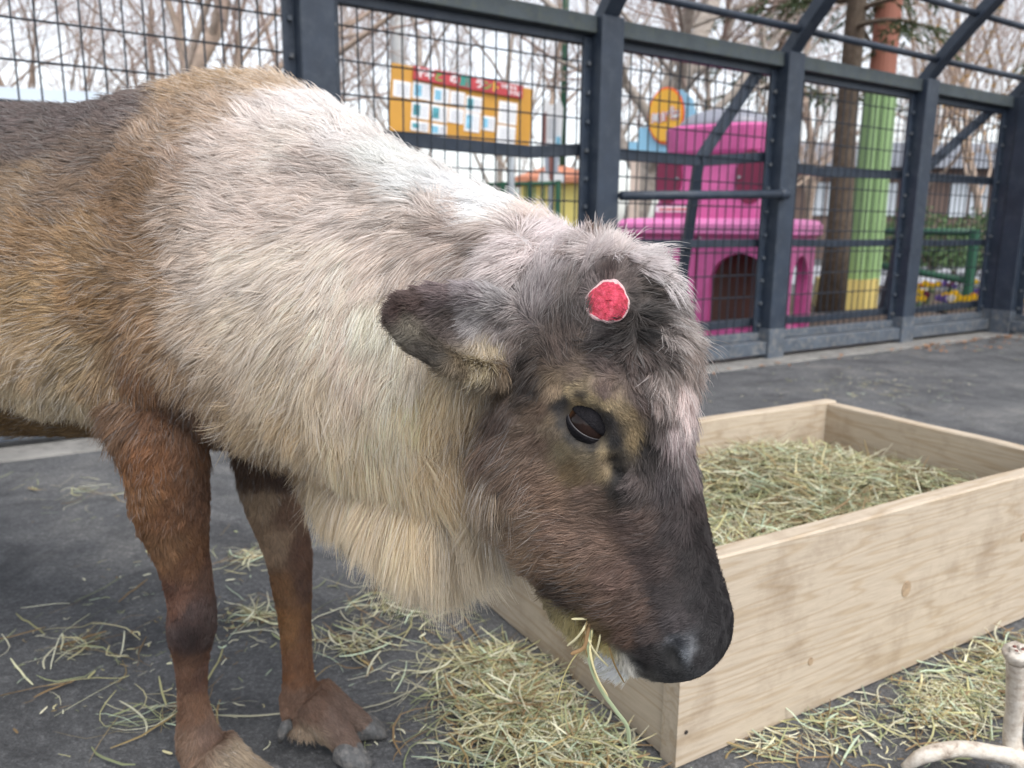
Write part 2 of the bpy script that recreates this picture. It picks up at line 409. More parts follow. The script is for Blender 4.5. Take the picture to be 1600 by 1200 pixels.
# ------------------------------------------------------------------ hay
def box_pt(x, y, z=0.0): return BC * (1, 1, 0) + BL * x + BW * y + UZ * z
HAYC = [lin(c) for c in ((128, 106, 76), (184, 180, 156), (188, 180, 140), (172, 168, 122), (148, 154, 114), (198, 196, 162), (154, 134, 92), (176, 190, 164), (132, 138, 104), (206, 204, 178))]
def hay_mesh(name, strands):
    """each strand: list of points, width, colour, facing vector"""
    V, F, Cc = [], [], []
    for pts, w, c, side in strands:
        n = len(pts); b = len(V)
        for k, p in enumerate(pts):
            t = pts[min(k + 1, n - 1)] - pts[max(k - 1, 0)]
            s = np.cross(t, side); s = s / (np.linalg.norm(s) + 1e-9)
            ww = w * (1 if 0 < k < n - 1 else .55)
            u_ = np.cross(s, t); u_ = u_ / (np.linalg.norm(u_) + 1e-9)
            V += [p - s * ww, p + u_ * ww * .7, p + s * ww]; Cc += [c, c, c]
        for k in range(n - 1):
            for j in range(2):
                F.append((b + k * 3 + j, b + k * 3 + j + 1, b + k * 3 + 4 + j, b + k * 3 + 3 + j))
    me = mesh_np(name, V, F, True)
    a = me.color_attributes.new('col', 'FLOAT_COLOR', 'POINT')
    a.data.foreach_set('color', np.concatenate([np.array(Cc), np.ones((len(Cc), 1))], 1).ravel())
    return me
m_hay, _nt, _b = nmat('dry_hay')
_a = N(_nt, 'ShaderNodeAttribute', attribute_name='col'); _nt.links.new(_a.outputs['Color'], _b.inputs['Base Color'])
_b.inputs['Roughness'].default_value = .6; _b.inputs['Specular IOR Level'].default_value = .3
hr = random.Random(5)
def strand(c, L, flat=.25, w=None, curl=1.0, zmin=.003):
    c = np.array(c, float); a = hr.uniform(0, 6.283); el = hr.gauss(0, flat)
    d = np.array((math.cos(a) * math.cos(el), math.sin(a) * math.cos(el), math.sin(el)))
    s = unit(np.cross(d, (hr.gauss(0, .3), hr.gauss(0, .3), 1)))
    bend = hr.gauss(0, .28) * curl; kink = hr.random() < .22
    pts = []
    for k in range(6):
        t = k / 5 - .5
        p = c + d * L * t + s * L * bend * (t * t * 2 - .25)
        if kink and t > 0: p = p + s * L * .35 * t
        p[2] += L * hr.gauss(0, .012)
        p[2] = max(p[2], zmin); pts.append(p)
    col = HAYC[int(hr.random() ** 1.2 * len(HAYC))] * hr.uniform(.6, 1.2)
    w = w or hr.choice((.0007, .001, .0013, .0019, .003))
    return (pts, w * .6, col, np.array((hr.gauss(0, .5), hr.gauss(0, .5), 1.0)))
def hay_surface(x, y):
    return .195 + .04 * math.sin(x * 5 + 1) * math.sin(y * 7 + .5) + .05 * math.exp(-((x - .72) ** 2 + (y - .50) ** 2) / .03) + .035 * max(0, x - .75) / .4
st = []
for k in range(10500):
    x, y = hr.uniform(.06, BLEN - .06), hr.uniform(.06, BWID - .06)
    z = hay_surface(x, y) - abs(hr.gauss(0, .028)) + .012
    s_ = strand(box_pt(x, y, z), hr.uniform(.05, .17), .28)
    # keep strands inside the boards
    ok = True
    for p in s_[0]:
        q = p - BC; a, b = q @ BL, q @ BW
        if not (.042 < a < BLEN - .042 and .042 < b < BWID - .042): ok = False
    if ok: st.append(s_)
for k in range(60):
    x, y = hr.uniform(.1, BLEN - .1), hr.uniform(.1, BWID - .1)
    st.append(strand(box_pt(x, y, hay_surface(x, y) + .03), hr.uniform(.05, .11), .7))
hb = link('hay', hay_mesh('hay', st), m_hay); tag(hb, 'loose green-gold hay heaped inside the wooden box', 'hay', kind='stuff')
# packed core of the heap
V, F = [], []
nx, ny = 30, 18
for j in range(ny + 1):
    for i in range(nx + 1):
        x = BT + .002 + (BLEN - 2 * BT - .004) * i / nx; y = BT + .002 + (BWID - 2 * BT - .004) * j / ny
        V.append(box_pt(x, y, hay_surface(x, y) - .03 + hr.uniform(-.008, .008)))
for j in range(ny):
    for i in range(nx): F.append((j * (nx + 1) + i, j * (nx + 1) + i + 1, (j + 1) * (nx + 1) + i + 1, (j + 1) * (nx + 1) + i))
core = link('packed_hay', mesh_np('packed_hay', V, F, True), paint('hay_core', lin((120, 112, 72)), .9, .5, 90, bump=1.0, bscale=300)); core.parent = hb
# on the asphalt
st = []
def patch(n, cu, cv, ru, rv, L0, L1, zt=.02, dens=1.0):
    for k in range(n):
        a = hr.uniform(0, 6.283); r = abs(hr.gauss(0, .55))
        p = PG(cu + ru * r * math.cos(a), cv + rv * r * math.sin(a))
        q = p - BC; A, B = q @ BL, q @ BW
        if -.02 < A < BLEN + .02 and -.01 < B < BWID + .01: continue
        h = hr.random() * zt * max(0, 1 - r * .7)
        st.append(strand((p[0], p[1], .004 + h), hr.uniform(L0, L1), .12 + .5 * h / .05))
patch(1150, 810, 1110, 150, 105, .03, .15, .022)
patch(380, 770, 1040, 120, 60, .04, .14, .015)
patch(480, 900, 1180, 150, 60, .04, .16, .03)
patch(130, 620, 950, 110, 40, .05, .13, .012)
patch(70, 400, 960, 90, 50, .05, .13, .006)
patch(60, 390, 870, 60, 22, .04, .11, .006)
patch(90, 560, 1010, 120, 70, .04, .12, .006)
patch(55, 120, 1010, 130, 90, .05, .14, .005)
patch(40, 240, 1120, 180, 60, .05, .16, .005)
patch(50, 130, 770, 200, 40, .03, .10, .003)
patch(430, 1500, 1100, 130, 80, .03, .11, .006)
patch(260, 1560, 1030, 80, 45, .03, .12, .012)
patch(160, 1300, 1130, 170, 70, .03, .10, .006)
patch(70, 1200, 1170, 160, 40, .03, .10, .006)
patch(60, 1400, 610, 220, 40, .02, .09, .003)
patch(110, 1350, 545, 220, 16, .03, .10, .003)
patch(500, 820, 1110, 260, 160, .008, .03, .01); patch(420, 1450, 1110, 260, 120, .008, .03, .006); patch(420, 300, 980, 420, 220, .006, .025, .002); patch(260, 1350, 600, 300, 60, .006, .03, .002)
gh = link('scattered_hay', hay_mesh('scattered_hay', st), m_hay); tag(gh, 'green-gold hay strewn over the dark asphalt around the box', 'hay', kind='stuff')

# ------------------------------------------------------------------ shed antler
m_antler, _nt, _b = nmat('antler_bone')
_tc = N(_nt, 'ShaderNodeTexCoord'); _mp = N(_nt, 'ShaderNodeMapping'); _mp.inputs['Scale'].default_value = (46, 46, 46)
_nt.links.new(_tc.outputs['Object'], _mp.inputs[0])
_n1 = N(_nt, 'ShaderNodeTexNoise', Scale=1.0, Detail=7.0, Roughness=.7); _nt.links.new(_mp.outputs[0], _n1.inputs['Vector'])
_r = ramp(_nt, _n1.outputs[0], [(.28, lin((112, 94, 80))), (.42, lin((178, 166, 152))), (.56, lin((204, 196, 184))), (.72, lin((214, 208, 200)))])
_nt.links.new(_r.outputs[0], _b.inputs['Base Color']); _b.inputs['Roughness'].default_value = .5
_bp = N(_nt, 'ShaderNodeBump', Strength=.8, Distance=.004); _nt.links.new(_n1.outputs[0], _bp.inputs['Height']); _nt.links.new(_bp.outputs[0], _b.inputs['Normal'])
ant = empty('shed_antler', PG(1560, 1230) * (1, 1, 0)); tag(ant, 'pale shed reindeer antler lying on the hay-strewn asphalt beside the box', 'antler')
def apart(pts, rad, name, mat=m_antler, n=14):
    C = catmull(np.array(pts), 5); R = catmull(np.array(rad)[:, None], 5)[:, 0]
    R = R * (1 + .015 * np.sin(np.arange(len(R)) * 1.9))
    mb = MB(); mb.tube(C, list(R), n); o = mb.build(name, mat, None, True); o.parent = ant; o.location = -Vector(ant.location); return o
A0 = PY(1590, 1022, 1.06); A1 = PY(1586, 1100, 1.075); A2 = PY(1582, 1160, 1.085); A3 = PY(1602, 1200, 1.06)
apart([A0, A1, A2, A3, PY(1680, 1230, 1.0) * (1, 1, 0) + UZ * .05, PY(1800, 1210, 1.02) * (1, 1, 0) + UZ * .03, PY(1950, 1150, 1.10) * (1, 1, 0) + UZ * .12],
      [.0155, .0125, .0135, .0165, .016, .013, .006], 'beam')
apart([PY(1600, 1188, 1.07), PY(1560, 1178, 1.075), PY(1500, 1170, 1.085), PY(1445, 1180, 1.085), PG(1412, 1200, .010)], [.015, .0125, .012, .0115, .0060], 'tine')
apart([PY(1680, 1230, 1.0) * (1, 1, 0) + UZ * .05, PY(1720, 1150, 1.1) * (1, 1, 0) + UZ * .07, PY(1740, 1050, 1.25) * (1, 1, 0) + UZ * .015], [.013, .011, .005], 'tine')
# knobbly burr at the broken end
mb = MB(); d_ = unit(A0 - A1)
rr_ = [(-.012, .015), (-.004, .0195), (.004, .0205), (.008, .017), (.0085, .010), (.006, .003)]
mb.tube([A0 + d_ * a for a, r in rr_], [r for a, r in rr_], 18)
V = np.array(mb.V); V += RS.randn(*V.shape) * .0009; mb.V = [tuple(q) for q in V]
o = mb.build('burr', m_antler, None, True); o.parent = ant; o.location = -Vector(ant.location)
m_pore = paint('antler_pore', lin((104, 60, 50)), .8, .4, 200)
for a in ((.004, .003), (-.006, .002), (.001, -.006)):
    mb = MB(); s1 = unit(np.cross(d_, (0, 1, 0))); s2 = np.cross(d_, s1); p = A0 + s1 * a[0] + s2 * a[1]
    mb.tube([p + d_ * .004, p + d_ * .0098], [.0030, .0024], 8); o = mb.build('pore', m_pore, None, True); o.parent = ant; o.location = -Vector(ant.location)
# ================================================================== BEYOND THE FENCE
def at(u, v, y): return PY(u, v, y)
VX = np.array((1.0, 0, 0))
def facing(p):          # horizontal unit vectors (right, towards camera) for a thing at p
    f = unit((CAM - p) * (1, 1, 0)); return np.array((-f[1], f[0], 0)), f
def sub(mb, name, mat, root, par=None, bevel=0.0, smooth=False):
    o = mb.build(name, mat, None, smooth, bevel); o.parent = par or root
    if par is None: o.location = -Vector(root.location)
    return o
def text_mesh(txt, size, mat, o, ex, ey, ez, name, root, bold=.012):
    cu = bpy.data.curves.new('t', 'FONT'); cu.body = txt; cu.size = size; cu.extrude = .002; cu.offset = bold * size
    cu.align_x = 'CENTER'; cu.align_y = 'CENTER'; cu.resolution_u = 2
    tmp = bpy.data.objects.new('t', cu); COL.objects.link(tmp)
    dg = bpy.context.evaluated_depsgraph_get(); me = bpy.data.meshes.new_from_object(tmp.evaluated_get(dg))
    bpy.data.objects.remove(tmp)
    M = Matrix(((ex[0], ey[0], ez[0], o[0]), (ex[1], ey[1], ez[1], o[1]), (ex[2], ey[2], ez[2], o[2]), (0, 0, 0, 1)))
    me.transform(M); me.materials.clear()
    ob = link(name, me, mat); ob.parent = root; ob.location = -Vector(root.location); return ob

# --- notice board
m_white = paint('white_paper', (.78, .79, .80), .6, .04, 8)
m_ochre = paint('ochre_board', lin((190, 140, 54)), .6, .12, 4)
m_redb = paint('faded_red_board', lin((176, 62, 68)), .6, .15, 5)
m_blue = paint('pale_blue_photo', lin((120, 176, 200)), .6, .5, 14)
m_teal = paint('teal_photo', lin((70, 140, 150)), .6, .6, 14)
m_ink = paint('grey_print', lin((150, 158, 170)), .7, .1, 20)
m_lgreen = paint('green_letter', lin((92, 160, 72)), .6, .1, 8); m_lteal = paint('teal_letter', lin((52, 138, 126)), .6, .1, 8)
m_lyel = paint('yellow_letter', lin((228, 186, 70)), .6, .1, 8)
m_galv = paint('galvanised_pipe', lin((150, 156, 160)), .45, .15, 8, metallic=.4)
def notice_board():
    TL, TR = at(612, 98, 8.3), at(833, 140, 9.05)
    ex = TR - TL; W = np.linalg.norm(ex); ex = ex / W; ez = unit(np.cross(ex, UZ));
    if ez.dot(CAM - TL) < 0: ez = -ez
    ey = unit(np.cross(ez, ex));
    if ey[2] < 0: ey = -ey
    Hh = (at(612, 98, 8.3)[2] - at(614, 208, 8.3)[2])
    root = empty('notice_board', ((TL + TR) / 2) * (1, 1, 0)); tag(root, 'ochre notice board with a red Japanese heading and rows of pinned white sheets', 'notice board')
    def rect(x0, y0, x1, y1, z, th, name, mat, par=None):      # in board px (0..221 x 0..109 from the top left)
        sx, sy = W / 221, Hh / 109
        mb = MB(); c = TL + ex * (x0 + x1) / 2 * sx - ey * (y0 + y1) / 2 * sy + ez * z
        mb.box(c, abs(x1 - x0) * sx, abs(y1 - y0) * sy, th, np.stack([ex, ey, ez], 1)); return sub(mb, name, mat, root)
    rect(0, 0, 221, 109, 0, .03, 'panel', m_ochre)
    rect(30, -1, 201, 20, .03, .03, 'heading', m_redb)
    S = W / 221
    def P(x, y, z=.047): return TL + ex * x * S - ey * y * Hh / 109 + ez * z
    for ch, x, y, sz, m in (('ヤ', 40, 9, 15, m_white), ('ギ', 53, 9.5, 15, m_white), ('と', 67, 10, 15, m_lgreen), ('の', 90, 9.5, 13, m_white), ('創', 107, 9.5, 17, m_lteal),
                            ('ラ', 130, 9.5, 14, m_white), ('ン', 143, 10, 14, m_lgreen), ('ト', 155, 10, 15, m_lyel), ('仲間たち', 178, 5.5, 6.5, m_white), ('ひろば', 188, 14, 7, m_white)):
        text_mesh(ch, sz * S, m, P(x, y), ex, ey, ez, 'letter', root, .03)
    sheets = [(3, 26, 28, 51, None), (31, 23, 59, 49, m_blue), (62, 26, 86, 50, m_blue), (88, 27, 110, 51, None), (112, 30, 137, 56, m_teal), (31, 54, 57, 80, m_teal), (60, 54, 85, 80, m_teal),
              (87, 54, 110, 78, None), (112, 57, 136, 88, m_blue), (139, 58, 160, 82, m_blue), (165, 29, 195, 66, None), (165, 69, 195, 100, None), (31, 84, 57, 100, m_teal), (60, 84, 85, 103, m_blue)]
    for x0, y0, x1, y1, ph in sheets:
        s = rect(x0, y0, x1, y1, .019, .006, 'sheet', m_white)
        if ph: rect(x0 + 2, y0 + 4, x0 + (x1 - x0) * .48, y1 - 4, .0235, .003, 'photo', ph)
        for k in range(5):
            yy = y0 + (y1 - y0) * (.2 + .15 * k); xx0 = x0 + (x1 - x0) * (.55 if ph else .14)
            rect(xx0, yy, x1 - 2, yy + .9, .0235, .0015, 'print_line', m_ink)
    for x in (30, 190):
        b = TL + ex * x * S - ez * .05
        mb = MB(); mb.tube([b * (1, 1, 0), b + UZ * -.05], .035, 10); sub(mb, 'post', m_galv, root, smooth=True)
notice_board()

# --- oval sign on a stepped pale-blue board
m_oval = paint('amber_oval', lin((236, 180, 62)), .5, .05, 5); m_ovr = paint('orange_rim', lin((238, 106, 40)), .5, .05, 5)
m_sky = paint('pale_blue_board', lin((150, 204, 232)), .55, .06, 4); m_cream = paint('cream_post', lin((226, 206, 190)), .6, .08, 5)
m_lred = paint('red_letter_edge', lin((206, 60, 66)), .6, .1, 8)
def oval_sign():
    y = 9.3; c = at(1041, 181, y); ex, ez = facing(c); ey = UZ; px = y / FPX * 1.02
    ex = unit(ex * .95 + ez * .3); ez = np.cross(ex, ey)
    root = empty('oval_sign', c * (1, 1, 0)); tag(root, 'amber oval sign with white lettering on a stepped pale-blue board behind the pink booth', 'sign')
    poly = [(-72, -56), (-72, -48), (-58, -48), (-58, -34), (-44, -34), (-44, -14), (-30, -14), (-22, 18), (0, 34), (20, 36), (36, 22), (44, -6), (58, -14), (58, -56)]
    mb = MB(); mb.prism([(a * px, b * px) for a, b in poly], c - ez * .05, ex, ey, ez, .04); sub(mb, 'board', m_sky, root)
    for r, m, z, n in ((1.0, m_ovr, .0, 'rim'), (.91, m_oval, .022, 'face')):
        mb = MB(); mb.prism([(27 * r * px * math.cos(a), 40 * r * px * math.sin(a)) for a in np.linspace(0, 6.283, 40, endpoint=False)], c + ez * z, ex, ey, ez, .03); sub(mb, n, m, root)
    for ch, dx, dy, s in (('大', 10, 8, 9), ('美', -14, -4, 15), ('好', 1, -3, 15), ('園', 15, -1, 14)):
        text_mesh(ch, s * px, m_lred, c + ex * dx * px + ey * dy * px + ez * .039, ex, ey, ez, 'letter', root, .06)
        text_mesh(ch, s * px, m_white, c + ex * dx * px + ey * dy * px + ez * .044, ex, ey, ez, 'letter', root, .02)
    for dx in (-48, 40):
        b = c + ex * dx * px - ez * .09; mb = MB(); mb.bar(b * (1, 1, 0), b + UZ * -.3, .09, .09, up=ez); sub(mb, 'post', m_cream, root)
oval_sign()

# --- pink play booth
m_pink = paint('pink_plastic', lin((200, 92, 152)), .42, .07, 3, grime=lin((186, 82, 138)))
m_pinkl = paint('light_pink_plastic', lin((214, 122, 176)), .42, .06, 3)
m_mar = paint('maroon_plastic', lin((118, 34, 66)), .5, .1, 5); m_brown_in = paint('brown_panel', lin((104, 84, 70)), .7, .2, 6)
m_dome = paint('grey_dome', lin((132, 134, 144)), .4, .12, 5)
def rrect(w, d, r, n=6):
    out = []
    for cx, cy, a0 in ((w / 2 - r, d / 2 - r, 0), (-w / 2 + r, d / 2 - r, 90), (-w / 2 + r, -d / 2 + r, 180), (w / 2 - r, -d / 2 + r, 270)):
        for k in range(n + 1):
            a = math.radians(a0 + 90 * k / n); out.append((cx + r * math.cos(a), cy + r * math.sin(a)))
    return out
def ring_loft(levels, o, ex, ey, cap=True):
    V, F = [], []; n = len(levels[0][0])
    for poly, z in levels: V += [o + ex * x + ey * y + UZ * z for x, y in poly]
    for i in range(len(levels) - 1):
        for k in range(n): F.append((i * n + k, i * n + (k + 1) % n, (i + 1) * n + (k + 1) % n, (i + 1) * n + k))
    if cap: F.append(tuple(range(n - 1, -1, -1))); F.append(tuple(range((len(levels) - 1) * n, len(levels) * n)))
    return V, F
def booth():
    y = 6.55; c = at(1123, 355, y) * (1, 1, 0); fx, fz = facing(c)
    rot = math.radians(20); ex = fx * math.cos(rot) + fz * math.sin(rot); ey = np.cross(UZ, ex)
    root = empty('play_booth', c); tag(root, 'bright pink moulded plastic play booth with arched openings and a grey dome top', 'play booth')
    W_, D_ = 1.26, .80
    zt = .80
    mb = MB()   # table slab with rounded edge
    lv = [(rrect(W_ + .10, D_ + .10, .14), zt - .03), (rrect(W_ + .20, D_ + .2, .17), zt), (rrect(W_ + .20, D_ + .2, .17), zt + .07), (rrect(W_ + .14, D_ + .14, .15), zt + .105), (rrect(W_, D_, .12), zt + .115)]
    mb.add(*ring_loft(lv, c, ex, ey)); sub(mb, 'table_slab', m_pinkl, root, smooth=False)
    def arched(o, ax, nrm, w, h, aw, ah, t, name):   # wall with an arch opening
        V, F = [], []; n = 16; inn = []
        for k in range(n + 1):
            a = math.pi * k / n
            inn.append((-aw / 2 * math.cos(a) * 1.0, (ah - aw / 2) + aw / 2 * math.sin(a)))
        inn = [(-aw / 2, 0)] + inn + [(aw / 2, 0)]
        out = []
        for x, z in inn:
            f = max(abs(x) / (aw / 2), .001)
            ang = math.atan2(z, x)
            if z <= (ah - aw / 2) + 1e-6: out.append((math.copysign(w / 2, x), z))
            else:
                s_ = min((w / 2) / max(abs(x), 1e-4), 50); zz = (ah - aw / 2) + (z - (ah - aw / 2)) * s_
                if zz <= h: out.append((math.copysign(w / 2, x), zz))
                else:
                    s_ = (h - (ah - aw / 2)) / (z - (ah - aw / 2)); out.append((x * s_, h))
        m = len(inn)
        for side in (-t / 2, t / 2):
            for x, z in inn: V.append(o + ax * x + UZ * z + nrm * side)
            for x, z in out: V.append(o + ax * x + UZ * z + nrm * side)
        for k in range(m - 1):
            F.append((k, k + 1, m + k + 1, m + k)); F.append((2 * m + k, 3 * m + k, 3 * m + k + 1, 2 * m + k + 1))
            F.append((k, 2 * m + k, 2 * m + k + 1, k + 1)); F.append((m + k, m + k + 1, 3 * m + k + 1, 3 * m + k))
        mb = MB(); mb.add(V, F); return sub(mb, name, m_pink, root, smooth=False)
    a_ = ex; nrm = -ey
    arched(c - ey * D_ / 2 + ex * W_ * .27, ex, -ey, W_ * .52, zt, W_ * .36, zt * .82, .09, 'arch_wall')
    arched(c - ey * D_ / 2 - ex * W_ * .27, ex, -ey, W_ * .52, zt, W_ * .36, zt * .82, .09, 'arch_wall')
    arched(c - ex * W_ / 2, ey, -ex, D_ * .96, zt, D_ * .60, zt * .8, .09, 'arch_wall')
    arched(c + ex * W_ / 2, ey, ex, D_ * .96, zt, D_ * .60, zt * .8, .09, 'arch_wall')
    mb = MB(); mb.box(c + ey * .1 + UZ * .36, W_ * .9, .05, .72, np.stack([ex, ey, UZ], 1)); sub(mb, 'inner_panel', m_brown_in, root)
    mb = MB(); mb.add(*ring_loft([(rrect(W_ * 1.02, D_ * 1.02, .1), -.01), (rrect(W_ * 1.02, D_ * 1.02, .1), .075)], c, ex, ey)); sub(mb, 'plinth', m_pink, root)
    # upper body
    lv = [(rrect(.98, .62, .12), zt + .10), (rrect(.94, .60, .14), zt + .22), (rrect(.84, .56, .2), zt + .40), (rrect(.80, .54, .22), zt + .55), (rrect(.82, .56, .22), zt + .62)]
    mb = MB(); mb.add(*ring_loft(lv, c, ex, ey)); sub(mb, 'body', m_pink, root, smooth=False)
    lv = [(rrect(.86, .60, .24), zt + .60), (rrect(.88, .62, .25), zt + .63), (rrect(.90, .64, .26), zt + .80), (rrect(.86, .60, .24), zt + .82)]
    mb = MB(); mb.add(*ring_loft(lv, c, ex, ey)); sub(mb, 'crown_band', m_pink, root)
    lv = [(rrect(.72 * math.cos(a), .52 * math.cos(a), .2 * math.cos(a) + .02), zt + .81 + .16 * math.sin(a)) for a in np.linspace(0, 1.45, 7)]
    mb = MB(); mb.add(*ring_loft(lv, c, ex, ey)); sub(mb, 'dome', m_dome, root, smooth=True)
    for s in (-1, 1):
        mb = MB(); mb.prism([(.11 * math.cos(a), .20 * math.sin(a)) for a in np.linspace(0, 6.28, 24, endpoint=False)], c + ex * s * .33 - ey * .285 + UZ * (zt + .42), ex, UZ, ey, .04)
        f = sub(mb, 'side_port', m_mar, root)
        for dz in (-.12, .0, .12):
            mb = MB(); mb.tube([c + ex * s * (.25 if s < 0 else .25) - ey * .30 + UZ * (zt + .42 + dz), c + ex * s * .25 - ey * .32 + UZ * (zt + .42 + dz)], .012, 8)
            k = sub(mb, 'bolt', m_galv, root)
    mb = MB(); mb.box(c - ex * .26 - ey * .325 + UZ * (zt + .185), .30, .012, .045, np.stack([ex, ey, UZ], 1)); sub(mb, 'label_strip', m_white, root)
    mb = MB(); mb.box(c - ex * .26 - ey * .333 + UZ * (zt + .185), .24, .006, .012, np.stack([ex, ey, UZ], 1)); sub(mb, 'label_print', m_lred, root)
booth()

# --- kiosk with orange roof, green railing, animal cut-out sign
m_yel = paint('pale_yellow_wall', lin((236, 220, 130)), .7, .06, 3); m_roof = paint('orange_roof', lin((206, 138, 108)), .7, .12, 5)
m_green = paint('dark_green_paint', lin((34, 84, 62)), .5, .15, 5)
def kiosk():
    c = at(872, 320, 12.0) * (1, 1, 0) + np.array((0, .8, 0)); root = empty('kiosk', c); tag(root, 'small pale-yellow kiosk with a low orange roof behind the green railing', 'kiosk')
    h = at(860, 283, 12.0)[2]
    mb = MB(); mb.box(c + UZ * h / 2, 1.10, 1.5, h); sub(mb, 'wall', m_yel, root)
    mb = MB(); a = .64; t = at(860, 256, 12.4)[2]
    V = [c + np.array((x * a, y * .9, h - .02)) for x, y in ((-1, -1), (1, -1), (1, 1), (-1, 1))] + [c + np.array((x * a, y * .9, h + .05)) for x, y in ((-1, -1), (1, -1), (1, 1), (-1, 1))] + [c + np.array((-.15, 0, t)), c + np.array((.15, 0, t))]
    mb.add(V, [(3, 2, 1, 0), (0, 1, 5, 4), (1, 2, 6, 5), (2, 3, 7, 6), (3, 0, 4, 7), (4, 5, 9, 8), (6, 7, 8, 9), (5, 6, 9), (7, 4, 8)]); sub(mb, 'roof', m_roof, root)
kiosk()
def railing(name, label, p0, p1, h, npost, nbal, rails, r=.035, br=.012):
    root = empty(name, p0 * (1, 1, 0)); tag(root, label, 'railing')
    p0 = p0 * (1, 1, 0); p1 = p1 * (1, 1, 0)
    for k in range(npost):
        p = p0 + (p1 - p0) * k / (npost - 1); mb = MB(); mb.tube([p - UZ * .02, p + UZ * (h + .03)], r, 10); sub(mb, 'post', m_green, root, smooth=False)
    for z in rails:
        mb = MB(); mb.tube([p0 + UZ * h * z[0], p1 + UZ * h * z[1]], r * .7, 10); sub(mb, 'rail', m_green, root, smooth=True)
    for k in range(nbal):
        p = p0 + (p1 - p0) * (k + .5) / nbal; mb = MB(); mb.tube([p + UZ * .08, p + UZ * h * .98], br, 6); sub(mb, 'baluster', m_green, root)
    return root
_h = at(865, 286, 9.6)[2]
railing('railing', 'dark green railing with upright bars before the yellow kiosk', at(745, 300, 10.2), at(872, 300, 9.6), _h, 4, 9, ((1, 1), (.15, .15)))
def cutout_sign():
    c = at(862, 240, 11.0); ex, ez = facing(c); px = 11.0 / FPX; root = empty('cutout_sign', c * (1, 1, 0)); tag(root, 'white and brown cut-out animal sign board standing beside the notice board', 'sign')
    m_br = paint('brown_panel_paint', lin((130, 84, 76)), .6, .1, 5); m_gr = paint('grey_panel_paint', lin((156, 164, 176)), .6, .1, 5)
    z = UZ
    mb = MB(); mb.prism([(q[0] * px, q[1] * px) for q in ((-14, 0), (14, 0), (16, 60), (10, 78), (4, 66), (-4, 66), (-10, 76), (-16, 58))], c + UZ * 4 * px, ex, z, ez, .04); sub(mb, 'board', m_white, root)
    mb = MB(); mb.prism([(q[0] * px, q[1] * px) for q in ((-16, 0), (-9, 0), (-9, 56), (-16, 50))], c + UZ * 4 * px + ez * .03, ex, z, ez, .02); sub(mb, 'side_strip', m_br, root)
    mb = MB(); mb.prism([(q[0] * px, q[1] * px) for q in ((6, 4), (13, 4), (13, 18), (6, 18))], c + UZ * 6 * px + ez * .03, ex, z, ez, .02); sub(mb, 'photo', m_blue, root)
    for k in range(6):
        mb = MB(); mb.box(c + UZ * (24 + k * 5) * px + ex * 1 * px + ez * .026, 14 * px, .008, .8 * px, np.stack([ex, ez, UZ], 1)); sub(mb, 'print_line', m_ink, root)
    mb = MB(); mb.prism([(q[0] * px, q[1] * px) for q in ((-12, 0), (12, 0), (9, -42), (-9, -42))], c + UZ * 4 * px, ex, z, ez, .05); sub(mb, 'stand', m_gr, root)
    mb = MB(); mb.prism([(q[0] * px, q[1] * px) for q in ((-4, -4), (4, -4), (3, -44), (-3, -44))], c + UZ * 4 * px + ez * .03, ex, z, ez, .02); sub(mb, 'stripe', m_br, root)
    for s in (-1, 1):
        mb = MB(); mb.prism([(q[0] * px + s * 11 * px, q[1] * px) for q in ((-9, -46), (9, -46), (7, -34), (0, -30), (-7, -34))], c + UZ * 4 * px + ez * .02, ex, z, ez, .06); sub(mb, 'foot', m_white, root)
    mb = MB(); b = c - ez * .04; mb.tube([b * (1, 1, 0), b + UZ * .2], .04, 8); sub(mb, 'post', m_galv, root)
cutout_sign()

# --- fluted green column with terracotta top on a yellow planter
m_gcol = paint('pale_green_column', lin((142, 172, 120)), .55, .07, 3); m_terra = paint('terracotta_column', lin((146, 92, 74)), .65, .12, 4)
m_plant = paint('yellow_planter', lin((186, 166, 98)), .65, .1, 4)
def column():
    y = 8.75; c = at(1350, 412, y); g = c * (1, 1, 0); root = empty('fluted_column', g); tag(root, 'pale green fluted column with a terracotta upper shaft rising from a yellow planter', 'column')
    r = .155; zt = at(1365, 140, y)[2]; n = 96
    def flute(rad, z): return [(rad * (1 + .05 * math.cos(24 * a)) * math.cos(a), rad * (1 + .05 * math.cos(24 * a)) * math.sin(a)) for a in np.linspace(0, 2 * math.pi, n, endpoint=False)], z
    mb = MB(); mb.add(*ring_loft([flute(r * 1.08, .25), flute(r, zt)], g, VX, np.array((0, 1.0, 0)))); sub(mb, 'shaft', m_gcol, root)
    mb = MB(); mb.tube([g + UZ * (zt - .02), g + UZ * 4.6], [r * .86, r * .80], 20); sub(mb, 'upper_shaft', m_terra, root, smooth=False)
    mb = MB(); w = .66; mb.add(*ring_loft([([(w / 2 * math.cos(a) * s, w / 2 * math.sin(a) * s) for a in np.linspace(.2, 6.483, 8, endpoint=False)], z) for s, z in ((1.0, 0), (1.0, .33), (.9, .33), (.9, .26))], g - VX * .22 - np.array((0, .1, 0)), VX, np.array((0, 1.0, 0)))); sub(mb, 'planter', m_plant, root)
column()
railing('pipe_railing', 'green pipe railing with a thick end post beside the flower bed', at(1352, 420, 10.6), at(1514, 440, 9.4), .83, 2, 0, ((1, 1), (.50, .32)), .062)
